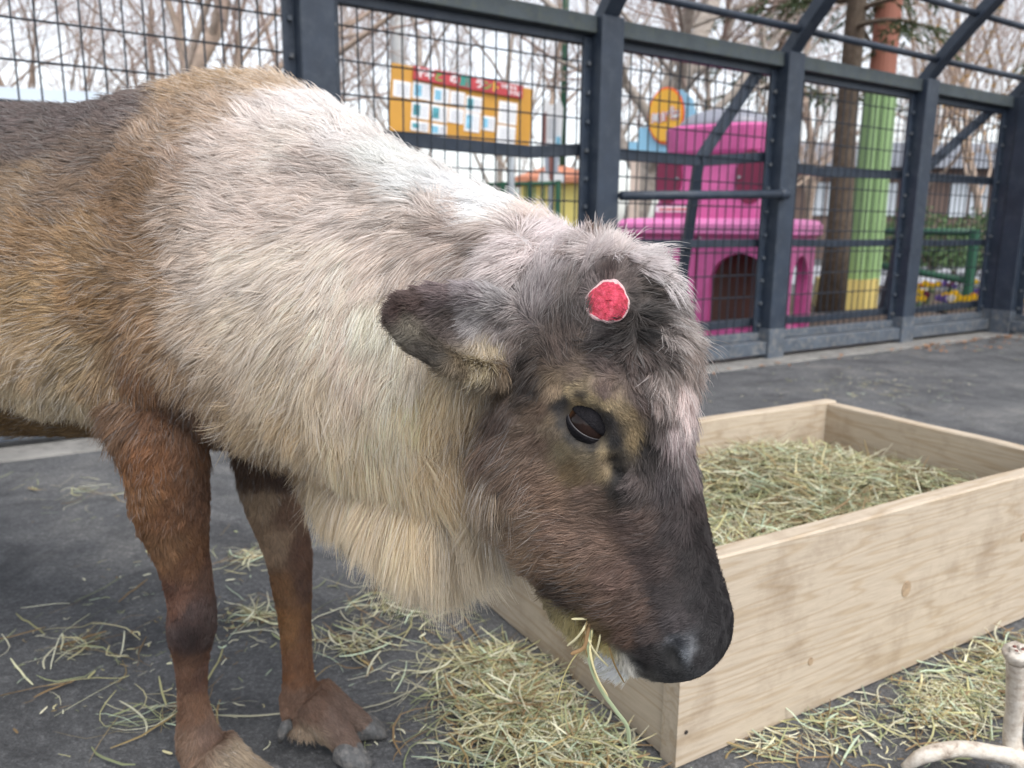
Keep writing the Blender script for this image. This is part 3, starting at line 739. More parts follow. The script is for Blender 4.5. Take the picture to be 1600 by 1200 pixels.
# low distant house, hedge
m_hw = paint('brown_house_wall', lin((110, 92, 84)), .8, .15, 2); m_hr = paint('grey_house_roof', lin((120, 124, 132)), .6, .12, 2); m_win = paint('house_window', lin((196, 204, 212)), .25, .1, 3)
def house():
    c = np.array((15.5, 27.0, 0)); root = empty('long_house', c); tag(root, 'long low brown house with a grey roof and pale windows beyond the road', 'house')
    mb = MB(); mb.box(c + UZ * 1.35, 15, 6, 2.7); sub(mb, 'wall', m_hw, root)
    V = [c + np.array(q) for q in ((-7.9, -3.5, 2.65), (7.9, -3.5, 2.65), (7.9, 3.5, 2.65), (-7.9, 3.5, 2.65), (-7.9, 0, 3.7), (7.9, 0, 3.7))]
    mb = MB(); mb.add(V, [(3, 2, 1, 0), (0, 1, 5, 4), (2, 3, 4, 5), (1, 2, 5), (3, 0, 4)]); sub(mb, 'roof', m_hr, root)
    for k in range(7):
        p = c + np.array((-6.3 + 2.1 * k, -3.02, 1.75)); mb = MB(); mb.box(p, 1.1, .06, .95); w = sub(mb, 'window', m_win, root)
        mb = MB(); mb.box(p - np.array((0, .035, 0)), .06, .03, .95); sub(mb, 'window_bar', m_hw, root)
house()
def shed():
    c = at(110, 150, 9.0); root = empty('shed', c * (1, 1, 0)); tag(root, 'low shed with a pale blue-grey roof edge seen beyond the mesh over the reindeer back', 'shed')
    m_s = paint('pale_blue_roof', lin((196, 208, 220)), .5, .06, 3); m_sw = paint('shed_wall', lin((120, 126, 130)), .7, .1, 3)
    zt = at(110, 141, 9.0)[2]
    e = unit(np.array((.92, .30, 0))); nn = np.array((-e[1], e[0], 0))
    mb = MB(); mb.box(c * (1, 1, 0) - e * 1.2 + nn * 1.0 + UZ * (zt - .09), 5.2, 2.2, .15, np.stack([e, nn, UZ], 1)); sub(mb, 'roof', m_s, root)
    mb = MB(); mb.box(c * (1, 1, 0) - e * 1.2 + nn * 1.1 + UZ * (zt / 2 - .09), 4.8, 1.8, zt - .16, np.stack([e, nn, UZ], 1)); sub(mb, 'wall', m_sw, root)
shed()

# ------------------------------------------------------------------ trees
m_bark = paint('grey_brown_bark', lin((156, 138, 124)), .9, .35, 6, bump=.8, bscale=30, grime=lin((142, 126, 108)))
m_twig = paint('twig_bark', lin((158, 138, 128)), .9, .25, 6)
m_palebark = paint('pale_bark', lin((170, 160, 150)), .9, .25, 5, bump=.5, bscale=30, grime=lin((120, 110, 104)))
m_darkbark = paint('dark_conifer_bark', lin((84, 72, 60)), .95, .35, 8, bump=1.0, bscale=26, grime=lin((106, 94, 82)))
def bare_tree(base, H, r0, seed, lean=(0, 0), levels=5, name='bare_tree', label='', group='bare winter trees beyond the pen', mat=None, fork=.32, spread=.62, nb=3):
    r = random.Random(seed); tr, tw = MB(), MB()
    def grow_b(p, d, L, rad, lv):
        n = 5 if lv < 2 else (4 if lv < 4 else 3); pts = [p]; rr = [rad]; dd = d
        for k in range(n):
            dd = unit(dd + np.array((r.gauss(0, .13), r.gauss(0, .13), r.gauss(0.03, .08)))); pts.append(pts[-1] + dd * L / n); rr.append(rad * (1 - (.42 if lv else .35) * (k + 1) / n))
        (tr if lv < 3 else tw).tube(pts, rr, 9 if lv == 0 else 6 if lv < 2 else 4 if lv < 4 else 3, lv == 0)
        if lv >= levels: return
        for k in range(r.choice((nb, nb + 1)) if lv else nb + 3):
            f = r.uniform(fork if lv == 0 else .25, 1.0); i = min(int(f * n), n - 1); q = pts[i] + (pts[i + 1] - pts[i]) * (f * n - i)
            sd_ = unit(np.cross(dd, (r.gauss(0, 1), r.gauss(0, 1), r.gauss(0, .5))))
            nd = unit(dd * (1 - spread * .55) + sd_ * spread * r.uniform(.75, 1.3) + np.array((0, 0, .12)))
            grow_b(q, nd, L * r.uniform(.45, .72), rr[i] * r.uniform(.42, .62), lv + 1)
        nd = unit(dd + np.array((r.gauss(0, .25), r.gauss(0, .25), .1))); grow_b(pts[-1], nd, L * .7, rr[-1] * .95, lv + 1)
    base = np.array(base, float) * (1, 1, 0)
    root = empty(name, base); tag(root, label, 'tree', group)
    grow_b(base - UZ * .05, unit(np.array((lean[0], lean[1], 1.0))), H * .48, r0, 0)
    o = tr.build('trunk', mat or m_bark, None, True); o.parent = root; o.location = -Vector(root.location)
    o = tw.build('crown', m_twig, None, False); o.parent = root; o.location = -Vector(root.location)
    return root
GRP = 'bare winter trees beyond the pen'
m_gold = paint('golden_leaf', lin((196, 156, 84)), .7, .3, 5)
def copy_tree(src, base, sc, rz, label):
    b = np.array(base) * (1, 1, 0); r = empty('bare_tree', b, rz); r.scale = (sc, sc, sc); tag(r, label, 'tree', GRP)
    for ch in src.children:
        c = ch.copy(); COL.objects.link(c); c.parent = r; c.location = ch.location
    return r
def proto(u, y, H, r0, seed, label, lean=(0, 0), fork=.28, mat=None):
    """branches are built about the tree's own foot so that copies can share the meshes"""
    r = bare_tree(np.zeros(3), H, r0, seed, lean, 5, label=label, fork=fork, mat=mat); r.location = at(u, 400, y) * (1, 1, 0); return r
proto(212, 10.5, 8.0, .15, 3, 'thick-limbed bare tree with tan bark rising over the dip of the reindeer back', (-.02, .05), .45)
P1 = proto(40, 13, 8, .085, 11, 'bare tree rising over the end of the pale shed roof', fork=.22)
P2 = proto(330, 15, 9, .085, 13, 'slim bare tree rising straight above the reindeer withers', fork=.22)
P3 = proto(640, 15, 9, .075, 21, 'pale-barked slender tree behind the left edge of the notice board', mat=m_palebark)
proto(968, 10.5, 8.5, .17, 31, 'big leaning grey trunk with forked limbs beside the oval sign', (.10, .05), .30, m_palebark)
P4 = proto(1420, 21, 10, .10, 51, 'bare tree with scattered golden leaves just right of the green column')
glr = random.Random(77); mb = MB(); pts_ = [v.co for v in P4.children[1].data.vertices]
for k in range(1500):
    c = np.array(glr.choice(pts_)); 
    if c[2] < 2.6: continue
    t1 = unit((glr.gauss(0, 1), glr.gauss(0, 1), glr.gauss(0, 1))); t2 = unit(np.cross(t1, (glr.gauss(0, 1), glr.gauss(0, 1), glr.gauss(0, 1)))); mb.add([c - t1 * .045, c + t2 * .028, c + t1 * .045, c - t2 * .028], [(0, 1, 2, 3)])
mb.build('leaves', m_gold, P4)
for src, u, y, sc, rz, lb in ((P2, 118, 17, 1.0, 1.3, 'bare tree standing behind the middle of the pale shed roof'), (P1, 262, 21, 1.1, 2.2, 'far slim tree between the thick-limbed tree and the reindeer withers'),
        (P1, 405, 19, 1.1, 4.0, 'bare tree nearest the wide fence post on its mesh side'), (P2, -60, 15, 1.0, 3.0, 'bare tree whose twigs reach over the start of the shed roof'),
        (P3, 560, 21, 1.0, 2.0, 'bare tree between the wide fence post and the notice board'), (P3, 765, 18, 1.05, 4.1, 'bare tree behind the middle of the notice board'), (P1, 872, 15, .9, 5.2, 'thin bare tree beside the thin green pole'),
        (P3, 1120, 18, 1.1, .8, 'bare tree rising behind the grey dome of the pink booth'), (P2, 1185, 16, .95, 5.0, 'bare tree behind the right shoulder of the pink booth'), (P1, 1262, 20, 1.2, .9, 'bare tree between the pink booth and the dark conifer trunk'),
        (P4, 1530, 18, .9, 2.5, 'golden-leaved bare tree behind the thick end post of the pipe railing'), (P4, 1640, 22, 1.0, 4.4, 'golden-leaved tree overhanging the far end of the long house'), (P2, 1478, 26, 1.2, 1.1, 'tall bare tree behind the roof of the long house')):
    copy_tree(src, at(u, 400, y), sc, rz, lb)
# green-painted pole behind the board
m_pole = paint('grey_white_pole', lin((206, 208, 208)), .6, .1, 4)
def pole(u, y, r, h, label, mat, lean=0.0):
    p = at(u, 380, y) * (1, 1, 0); root = empty('utility_pole', p); tag(root, label, 'pole')
    mb = MB(); mb.tube([p, p + UZ * h + VX * lean], [r, r * .8], 12); sub(mb, 'shaft', mat, root, smooth=True)
    mb = MB(); mb.tube([p + UZ * 2.0, p + UZ * 2.06], [r * 1.12, r * 1.12], 12); sub(mb, 'band', m_galv, root, smooth=True)
pole(627, 13.5, .14, 9, 'pale grey utility pole rising behind the left end of the notice board', m_pole)
pole(876, 13.0, .055, 8, 'thin green pole rising behind the animal sign', m_green)

# conifer with dark trunk right of the booth
def needle_spray(mb, p, d, L, r, n=34):
    """drooping branchlet set with short needles"""
    pts = [p]; dd = d
    for k in range(6):
        dd = unit(dd + np.array((0, 0, -.10)) + np.array((r.gauss(0, .1), r.gauss(0, .1), 0))); pts.append(pts[-1] + dd * L / 6)
    for k in range(n):
        f = r.random() * 5.9; i = int(f); q = pts[i] + (pts[i + 1] - pts[i]) * (f - i); t = unit(pts[i + 1] - pts[i])
        s = unit(np.cross(t, (r.gauss(0, 1), r.gauss(0, 1), r.gauss(0, 1)))); e = q + (s * .75 + t * .8) * r.uniform(.035, .075)
        w = np.cross(s, t) * .007
        n0 = len(mb.V); mb.V += [tuple(q - w), tuple(q + w), tuple(e + w * .3), tuple(e - w * .3)]; mb.F.append((n0, n0 + 1, n0 + 2, n0 + 3))
    return pts
m_need = paint('conifer_needles', lin((62, 78, 48)), .8, .4, 3, grime=lin((104, 104, 58)))
def conifer(u, y, r0, H, seed, zlow, label, nbr=46):
    r = random.Random(seed); g = at(u, 380, y) * (1, 1, 0); root = empty('conifer_tree', g); tag(root, label, 'tree', None)
    tr, nd, br = MB(), MB(), MB()
    tr.tube([g + UZ * (H * k / 8) + np.array((r.gauss(0, .015), r.gauss(0, .015), 0)) for k in range(9)], [r0 * (1.15 if k == 0 else 1) * (1 - .09 * k) for k in range(9)], 14)
    for k in range(nbr):
        z = zlow + (H - zlow) * (k / nbr) ** 1.1; a = r.uniform(0, 6.283); L = r.uniform(1.0, 2.0) * (1 - .5 * k / nbr)
        d = unit(np.array((math.cos(a), math.sin(a), r.uniform(-.15, .2)))); p = g + UZ * z; pts = [p]
        for j in range(6):
            d = unit(d + np.array((r.gauss(0, .08), r.gauss(0, .08), -.05))); pts.append(pts[-1] + d * L / 6)
        br.tube(pts, [.03 * (1 - .14 * j) for j in range(7)], 4, False)
        for j in range(13):
            f = r.uniform(1.2, 5.9); i = int(f); q = pts[i] + (pts[i + 1] - pts[i]) * (f - i)
            sdn = unit(np.cross(d, UZ)) * r.choice((-1, 1)); needle_spray(nd, q, unit(sdn * .8 + d * .6 + UZ * r.uniform(-.3, .1)), r.uniform(.25, .5), r)
    for mb, nme, mt in ((tr, 'trunk', m_darkbark), (br, 'branches', m_darkbark), (nd, 'crown', m_need)):
        o = mb.build(nme, mt, None, nme == 'trunk'); o.parent = root; o.location = -Vector(root.location)
conifer(1308, 8.1, .125, 7.5, 61, 2.75, 'dark-trunked conifer with drooping sprays standing just right of the pink booth')
conifer(1200, 13.5, .09, 8.5, 62, 2.9, 'thin conifer with loose olive sprays behind the pink booth', 40)
conifer(1720, 9.5, .14, 8.0, 63, 2.6, 'spreading conifer overhanging the corner of the pen', 46)
# hedge of shrubs
m_shrub = paint('hedge_leaves', lin((70, 96, 56)), .75, .4, 4, grime=lin((98, 120, 72)))
def shrub(p, w, h, seed, label, group):
    r = random.Random(seed); root = empty('shrub', p); tag(root, label, 'shrub', group); mb = MB(); st_ = MB()
    for k in range(5):
        st_.tube([p, p + np.array((r.gauss(0, w * .25), r.gauss(0, w * .2), h * .7))], [.02, .008], 5)
    for k in range(900):
        a, b = r.uniform(0, 6.283), math.acos(r.uniform(-.2, 1)); q = r.random() ** .4
        c = p + np.array((w / 2 * q * math.sin(b) * math.cos(a), w / 2 * q * math.sin(b) * math.sin(a), h * .25 + h * .75 * q * math.cos(b))) * 1.0
        s = .045 * r.uniform(.6, 1.3); t1 = unit((r.gauss(0, 1), r.gauss(0, 1), r.gauss(0, .6))); t2 = unit(np.cross(t1, (r.gauss(0, 1), r.gauss(0, 1), r.gauss(0, 1))))
        mb.add([c - t1 * s, c + t2 * s * .5, c + t1 * s, c - t2 * s * .5], [(0, 1, 2, 3)])
    for m_, n_, mt in ((st_, 'stems', m_darkbark), (mb, 'leaves', m_shrub)):
        o = m_.build(n_, mt); o.parent = root; o.location = -Vector(root.location)
for k in range(8):
    u = 1395 + k * 34; shrub(at(u, 370, 15.5 + .4 * math.sin(k * 2)) * (1, 1, 0), 1.3, 1.25 + .2 * math.sin(k * 1.7), 70 + k, 'rounded green hedge shrub between the road and the long brown house', 'hedge shrubs')
# pansies
PET = [('yellow', (240, 196, 30)), ('purple', (110, 84, 160)), ('maroon', (110, 34, 60)), ('white', (226, 222, 216)), ('orange', (236, 140, 40))]
m_leafg = paint('pansy_leaf', lin((70, 100, 54)), .7, .3, 30)
PM = {n: paint(n + '_petal', lin(c), .6, .12, 60) for n, c in PET}
def pansy(p, cname, seed):
    r = random.Random(seed); root = empty('pansy', p); tag(root, '%s pansy blooming in the soil bed behind the fence' % cname, 'flower', '%s pansies in the soil bed' % cname)
    mb = MB()
    for k in range(26):
        a = r.uniform(0, 6.283); q = r.random(); c = p + np.array((.09 * q * math.cos(a), .09 * q * math.sin(a), .02 + .07 * r.random())); t1 = unit((math.cos(a), math.sin(a), r.uniform(0, .8))); t2 = unit(np.cross(t1, UZ)); s = .028
        mb.add([c - t1 * s, c + t2 * s * .5, c + t1 * s, c - t2 * s * .5], [(0, 1, 2, 3)])
    o = mb.build('leaves', m_leafg); o.parent = root; o.location = -Vector(root.location)
    for f in range(r.choice((2, 3, 4))):
        fc = p + np.array((r.gauss(0, .05), r.gauss(0, .05), .12 + r.uniform(-.02, .03))); ex, ez = facing(fc); up = unit(UZ + ez * .3)
        mb = MB()
        for k in range(5):
            a = 2 * math.pi * k / 5 + .3; c = fc + (ex * math.cos(a) + up * math.sin(a)) * .018 + ez * .003 * (k % 3)
            mb.prism([(.021 * math.cos(b), .021 * math.sin(b)) for b in np.linspace(0, 6.28, 8, endpoint=False)], c, ex, up, ez, .002)
        o = mb.build('bloom', PM[cname]); o.parent = root; o.location = -Vector(root.location)
pr_ = random.Random(9)
for k in range(34):
    u, v = pr_.uniform(1405, 1620), pr_.uniform(452, 492)
    p = PG(u, v); p[2] = .014
    if (p - F0) @ FI > -.35 and (p - F0) @ FD < 2.9: continue
    pansy(p, pr_.choice([n for n, c in PET[:3]] + ['yellow', 'yellow', 'white', 'orange']), 200 + k)
for u, v in ((1488, 474), (1562, 485), (1418, 448), (1420, 455), (1443, 448), (1456, 455), (1482, 452), (1566, 452)):
    p = PG(u, v + 8); p[2] = .014; pansy(p, 'yellow' if u != 1482 else 'maroon', int(u))
# fallen leaves along the kerb
m_dleaf = paint('fallen_leaf', lin((150, 104, 66)), .8, .3, 60)
st_ = MB(); lr = random.Random(31)
for k in range(110):
    t, i = lr.uniform(1.2, 2.7), .24 + abs(lr.gauss(0, .25))
    if k > 70: t, i = lr.uniform(-1, 2.6), .23 + abs(lr.gauss(0, .06))
    c = FP(t, i, .006) * (1, 1, 1); c[2] = .008 + lr.random() * .008; a = lr.uniform(0, 6.28); t1 = np.array((math.cos(a), math.sin(a), lr.gauss(0, .2))); t2 = np.array((-math.sin(a), math.cos(a), lr.gauss(0, .2))); s = lr.uniform(.012, .028)
    st_.add([c - t1 * s, c + t2 * s * .45 + UZ * .004, c + t1 * s, c - t2 * s * .45 + UZ * .004], [(0, 1, 2, 3)])
o = st_.build('fallen_leaves', m_dleaf); tag(o, 'dry brown leaves blown against the kerb in the corner of the pen', 'leaves', kind='stuff')
# ================================================================== REINDEER
def loft(C, U, W, egg=None, n=36, sub=6, ex=2.0):
    """closed surface through stations: centre C, half-height vector U, half-width vector W"""
    C = catmull(C, sub); U = catmull(U, sub); W = catmull(W, sub)
    e = catmull(np.array(egg, float)[:, None], sub)[:, 0] if egg is not None else np.zeros(len(C))
    a = np.linspace(0, 2 * math.pi, n, endpoint=False)
    ca = np.sign(np.cos(a)) * np.abs(np.cos(a)) ** (2 / ex); sa = np.sign(np.sin(a)) * np.abs(np.sin(a)) ** (2 / ex)
    V = []; F = []
    for i in range(len(C)):
        V += list(C[i] + np.outer(sa, U[i]) + np.outer(ca * (1 + e[i] * sa), W[i]))
    for i in range(len(C) - 1):
        for k in range(n):
            F.append((i * n + k, i * n + (k + 1) % n, (i + 1) * n + (k + 1) % n, (i + 1) * n + k))
    m = len(V); V += [C[0], C[-1]]
    L = (len(C) - 1) * n
    for k in range(n):
        F.append((m, (k + 1) % n, k)); F.append((m + 1, L + k, L + (k + 1) % n))
    return V, F
body_mb = MB()

# --- trunk + neck, stations given by the outline's top and bottom point on the mid-plane
def trunk():
    T, B, Wd, eg = [], [], [], []
    def st(t, b, w, e=-0.25): T.append(t); B.append(b); Wd.append(w); eg.append(e)
    st((-1.56, 1.60, .82), (-1.54, 1.60, .70), .05)
    st((-1.50, 1.58, .93), (-1.46, 1.56, .56), .15)
    st((-1.32, 1.50, 1.00), (-1.28, 1.49, .50), .21)
    st((-1.05, 1.40, .985), (-1.05, 1.40, .485), .235)
    st(PY(0, 168, 1.31), PY(0, 668, 1.31), .235)
    st(PY(150, 168, 1.25), PY(150, 672, 1.25), .225)
    st(PY(290, 132, 1.19), PY(270, 676, 1.19), .205, -.35)
    st(PY(400, 122, 1.14), PY(380, 690, 1.14), .190, -.35)
    st(PY(500, 160, 1.08), PY(450, 708, 1.06), .170, -.25)
    st(PY(600, 225, 1.00), PY(540, 728, .97), .142, -.1)
    st(PY(700, 278, .93), PY(630, 742, .90), .118, 0)
    st(PY(790, 325, .87), PY(715, 752, .84), .100, 0)
    st(PY(870, 362, .82), PY(790, 745, .795), .088, 0)
    st(PY(930, 420, .79), PY(850, 700, .775), .070, 0)
    T = np.array(T); B = np.array(B); C = (T + B) / 2; U = (T - B) / 2
    W = []
    for i in range(len(C)):
        ax = unit(C[min(i + 1, len(C) - 1)] - C[max(i - 1, 0)])
        W.append(unit(np.cross(U[i], ax)) * Wd[i])
    body_mb.add(*loft(C, U, W, eg, n=48))
trunk()

# --- dewlap that carries the mane
def dewlap():
    P = [PY(480, 690, 1.03), PY(540, 730, .98), PY(610, 765, .93), PY(680, 790, .885), PY(735, 790, .855), PY(790, 760, .83)]
    R = [.03, .040, .050, .056, .050, .03]
    C = np.array(P); ax = unit(C[-1] - C[0]); s_ = unit(np.cross(ax, (0, 0, 1)))
    body_mb.add(*loft(C, [np.array((0, 0, r * 1.15)) for r in R], [s_ * r for r in R], n=24))
dewlap()

# --- head: dorsal and ventral mid-line points
HY = 0.735
def head():
    D, Vn, Wd, eg = [], [], [], []
    def st(d, dy, v, vy, w, e=0.0): D.append(PY(*d, dy)); Vn.append(PY(*v, vy)); Wd.append(w); eg.append(e)
    st((935, 372), .790, (840, 470), .815, .045)
    st((985, 395), .757, (800, 560), .815, .066)
    st((1040, 450), .725, (775, 655), .805, .078, .10)
    st((1066, 540), .703, (768, 745), .790, .083, .22)
    st((1068, 630), .690, (785, 812), .775, .080, .25)
    st((1070, 705), .682, (825, 862), .762, .070, .05)
    st((1090, 780), .678, (868, 905), .750, .060, -.05)
    st((1108, 850), .674, (905, 942), .738, .052, -.05)
    st((1128, 920), .670, (940, 985), .726, .048, 0)
    st((1143, 970), .668, (975, 1015), .715, .049, 0)
    st((1138, 1012), .670, (1010, 1036), .705, .044, 0)
    st((1110, 1042), .676, (1050, 1046), .694, .028, 0)
    D = np.array(D); Vn = np.array(Vn); C = (D + Vn) / 2; U = (D - Vn) / 2
    W = []
    for i in range(len(C)):
        ax = unit(C[min(i + 1, len(C) - 1)] - C[max(i - 1, 0)])
        W.append(unit(np.cross(U[i], ax)) * Wd[i])
    body_mb.add(*loft(C, U, W, eg, n=48, ex=2.25))
    return C, U, W
HC, HU, HW = head()
HAX = unit(HC[9] - HC[2]); HLAT = unit(np.mean([unit(w) for w in HW[2:9]], 0))
if HLAT[1] > 0: HLAT = -HLAT            # towards the camera side
HDOR = unit(np.cross(HAX, HLAT));
if np.dot(HDOR, HU[5]) < 0: HDOR = -HDOR
HMID = HC[4]
def mirror_head(p):
    p = np.array(p, float); return p - 2 * np.dot(p - HMID, HLAT) * HLAT
# --- lower jaw / chin
def chain(pts, radii, flat=1.0, n=20, sub=5, wdir=None):
    C = np.array(pts, float); U, W = [], []
    for i in range(len(C)):
        ax = unit(C[min(i + 1, len(C) - 1)] - C[max(i - 1, 0)])
        s = unit(np.cross(ax, (0, 0, 1))) if wdir is None else unit(np.array(wdir) - ax * np.dot(wdir, ax))
        if wdir is None and abs(ax[2]) > .95: s = unit(np.cross(ax, (0.94, -0.34, 0)))
        u = np.cross(s, ax)
        r = radii[i]; r = (r, r) if np.isscalar(r) else r
        W.append(s * r[0]); U.append(u * r[1])
    body_mb.add(*loft(C, U, W, n=n, sub=sub))
chain([PY(850, 780, .77), PY(880, 870, .757), PY(905, 945, .745), PY(945, 1000, .730), PY(968, 1032, .722), PY(985, 1046, .716)],
      [.030, .034, .028, .023, .020, .010], wdir=HLAT)

# --- legs.  radii: (across in the picture, along the view)
def leg(pts, radii):
    C = np.array(pts, float); U, W = [], []
    for i in range(len(C)):
        r = radii[i]; r = (r, r) if np.isscalar(r) else r
        W.append(np.array((1.0, -.2, 0)) / 1.02 * r[0]); U.append(np.array((.2, 1.0, 0)) / 1.02 * r[1])
    body_mb.add(*loft(C, U, W, n=28, sub=6))
near_leg = [PY(235, 430, 1.12), PY(240, 560, 1.08), PY(252, 660, 1.02), PY(262, 730, 1.01), PY(268, 800, 1.015), PY(288, 880, 1.025),
            PY(299, 940, 1.03), PY(300, 985, 1.03), PY(300, 1030, 1.04), PY(301, 1090, 1.045), PY(306, 1135, 1.045), PY(315, 1165, 1.035), PY(328, 1195, 1.025)]
leg(near_leg, [(.11, .07), (.085, .070), (.062, .062), (.048, .055), (.045, .048), (.031, .037), (.029, .034), (.032, .035), (.022, .026), (.0195, .022),
               (.026, .027), (.034, .032), (.036, .034)])
far_leg = [PY(430, 560, 1.26), PY(425, 640, 1.25), PY(420, 720, 1.235), PY(428, 790, 1.225), PY(450, 860, 1.21), PY(456, 910, 1.20),
           PY(461, 965, 1.19), PY(464, 1020, 1.18), PY(467, 1065, 1.17), PY(474, 1100, 1.165), PY(488, 1132, 1.15)]
leg(far_leg, [(.10, .08), (.07, .07), (.05, .055), (.043, .046), (.036, .040), (.031, .034), (.025, .028), (.023, .026), (.025, .027), (.036, .035), (.042, .042)])
def hoof_bones(base, toe_dir, sp, L=.095):
    """two splayed toes covered in hair; the horn itself is a separate part"""
    td = unit(toe_dir); sd_ = unit(np.cross(td, (0, 0, 1))); base = np.array(base, float)
    toes = []
    for s in (-1, 1):
        p0 = base + sd_ * s * .012
        p1 = base + td * L * .45 + sd_ * s * sp * .6 + np.array((0, 0, -.035 - 0 * s))
        p2 = base + td * L * .85 + sd_ * s * sp; p2[2] = .022
        p1[2] = max(p1[2], .040)
        chain([p0, p1, p2], [.030, .025, .016], n=16)
        toes.append((p1, p2, unit(p2 * (1, 1, 0) - p1 * (1, 1, 0)), s))
    return toes
nb = near_leg[-1]; fb = far_leg[-1]
near_toes = hoof_bones((nb[0], nb[1], .075), (.93, -.22, 0), .028)
far_toes = hoof_bones((fb[0], fb[1], .085), (.95, -.18, 0), .030)
# hind legs (outside the picture, the animal stands on them)
hind = []
for off in (-1, 1):
    bx = np.array((-1.30, 1.50, 0)) + off * np.array((.04, .12, 0))
    pts = [bx + (.0, 0, .80), bx + (.04, 0, .66), bx + (.06, 0, .56), bx + (-.05, 0, .44), bx + (-.12, 0, .36), bx + (-.11, 0, .28),
           bx + (-.10, 0, .18), bx + (-.085, 0, .11), bx + (-.06, 0, .075)]
    leg(pts, [(.14, .09), (.12, .08), (.085, .065), (.05, .045), (.038, .032), (.028, .026), (.024, .022), (.028, .026), (.032, .03)])
    hind.append(hoof_bones((bx[0] - .06, bx[1], .075), (.94, -.3, 0), .034))
# tail
chain([(-1.53, 1.59, .90), (-1.60, 1.615, .86), (-1.64, 1.63, .78)], [.05, .04, .015])

# --- ears: thick cupped leaf, root to tip; opening turned down and to the viewer
def ear(root, tip, width_dir, open_dir, mir=False):
    f = mirror_head if mir else (lambda p: np.array(p, float))
    root, tip = np.array(root), np.array(tip); ax = unit(tip - root); L = np.linalg.norm(tip - root)
    wd = unit(np.array(width_dir) - ax * np.dot(width_dir, ax)); od = np.cross(ax, wd)
    if np.dot(od, open_dir) < 0: od = -od
    prof = [(0, .028, .9), (.15, .033, 1.0), (.35, .036, 1.0), (.55, .034, .9), (.75, .027, .7), (.9, .018, .5), (1.0, .007, .3)]
    prof = catmull(prof, 4); na = 17; th = .008
    V = []; F = []; ns = len(prof)
    for t, w, cup in prof:
        c = root + ax * L * t
        a = np.linspace(-1, 1, na) * (1.25 * cup + .25)
        R = w / max(math.sin(min(a[-1], 1.5)), .3)
        for side in (1, -1):
            tt = min(th, w * .5)
            for x in (a if side == 1 else a[::-1]):
                p = c + wd * (R * math.sin(x)) - od * (R * math.cos(x) - R * math.cos(a[-1]) * .5)
                nrm = wd * math.sin(x) - od * math.cos(x)
                V.append(f(p + nrm * tt * side))
    m = 2 * na
    for i in range(ns - 1):
        for k in range(m):
            F.append((i * m + k, i * m + (k + 1) % m, (i + 1) * m + (k + 1) % m, (i + 1) * m + k))
    F.append(tuple(range(m - 1, -1, -1))); F.append(tuple((ns - 1) * m + k for k in range(m)))
    body_mb.add(V, F)
EAR_ROOT = PY(825, 535, .725); EAR_TIP = PY(606, 484, .665)
ear(EAR_ROOT, EAR_TIP, PY(740, 600, .67) - PY(740, 440, .70), np.array((-.55, -.75, -.9)))
ear(EAR_ROOT, EAR_TIP, PY(740, 600, .67) - PY(740, 440, .70), np.array((-.55, -.75, -.9)), mir=True)

_me = body_mb.mesh('body_raw')
_o = link('body_raw', _me)
_m = _o.modifiers.new('r', 'REMESH'); _m.mode = 'VOXEL'; _m.voxel_size = 0.0045; _m.adaptivity = 0
_m2 = _o.modifiers.new('s', 'SMOOTH'); _m2.factor = 0.5; _m2.iterations = 9
_dg = bpy.context.evaluated_depsgraph_get()
body_me = bpy.data.meshes.new_from_object(_o.evaluated_get(_dg))
bpy.data.objects.remove(_o)
nv = len(body_me.vertices)
BV = np.empty(nv * 3); body_me.vertices.foreach_get('co', BV); BV = BV.reshape(-1, 3)
def bvh_now():
    me = body_me; me.vertices.foreach_set('co', BV.ravel()); me.update()
    return BVHTree.FromPolygons([tuple(x) for x in BV], [tuple(p.vertices) for p in me.polygons])
def normals_now():
    body_me.vertices.foreach_set('co', BV.ravel()); body_me.update()
    n = np.empty(nv * 3); body_me.vertices.foreach_get('normal', n); return n.reshape(-1, 3)
tree = bvh_now()
def hit(u, v, tr=None):
    d = Vector(ray(u, v)).normalized(); r = (tr or tree).ray_cast(Vector(CAM), d)
    return None if r[0] is None else (np.array(r[0]), np.array(r[1]))
# ------------------------------------------------------------------ sculpting strokes (pixel -> surface point, radius and depth in metres)
BN = normals_now()
def stroke(pts, rad, amt, along=None, lo=True):
    global BV
    idx = None
    for (u, v) in pts:
        h = hit(u, v)
        if h is None: continue
        c, n = h
        if n.dot(CAM - c) < 0: n = -n
        d = np.linalg.norm(BV - c, axis=1); k = d < rad
        f = (1 - (d[k] / rad) ** 2) ** 2
        BV[k] += np.outer(f * amt, n if along is None else along)
        if lo:      # the same on the far side of the head
            c2 = mirror_head(c); n2 = mirror_head(HMID + n) - HMID
            d = np.linalg.norm(BV - c2, axis=1); k = d < rad
            f = (1 - (d[k] / rad) ** 2) ** 2
            BV[k] += np.outer(f * amt, n2)
stroke([(905, 600), (950, 615), (985, 650)], .034, .0055)            # brow
stroke([(870, 650), (885, 690)], .028, .003)
tree = bvh_now()
stroke([(915, 662)], .030, -.007)                                    # orbit
stroke([(1010, 670), (1020, 720)], .030, -.006)                      # hollow between eye and bridge
stroke([(900, 735), (860, 720)], .035, -.003)
stroke([(958, 725), (964, 742)], .011, -.006)                        # gland pit before the eye
tree = bvh_now()
stroke([(940, 460), (965, 470)], .036, .006)                         # antler base
stroke([(945, 425), (975, 430)], .030, .007)
stroke([(1020, 440)], .030, .005)
stroke([(1045, 545)], .028, .006)
stroke([(1000, 520), (960, 535)], .026, -.005)
stroke([(990, 560), (985, 520)], .028, -.0035)
stroke([(800, 700), (790, 760)], .06, .010)                          # cheek
stroke([(930, 810), (960, 860)], .045, -.006)
stroke([(1020, 960), (1060, 950), (1000, 1000)], .032, .005)         # upper lip pad
tree = bvh_now()
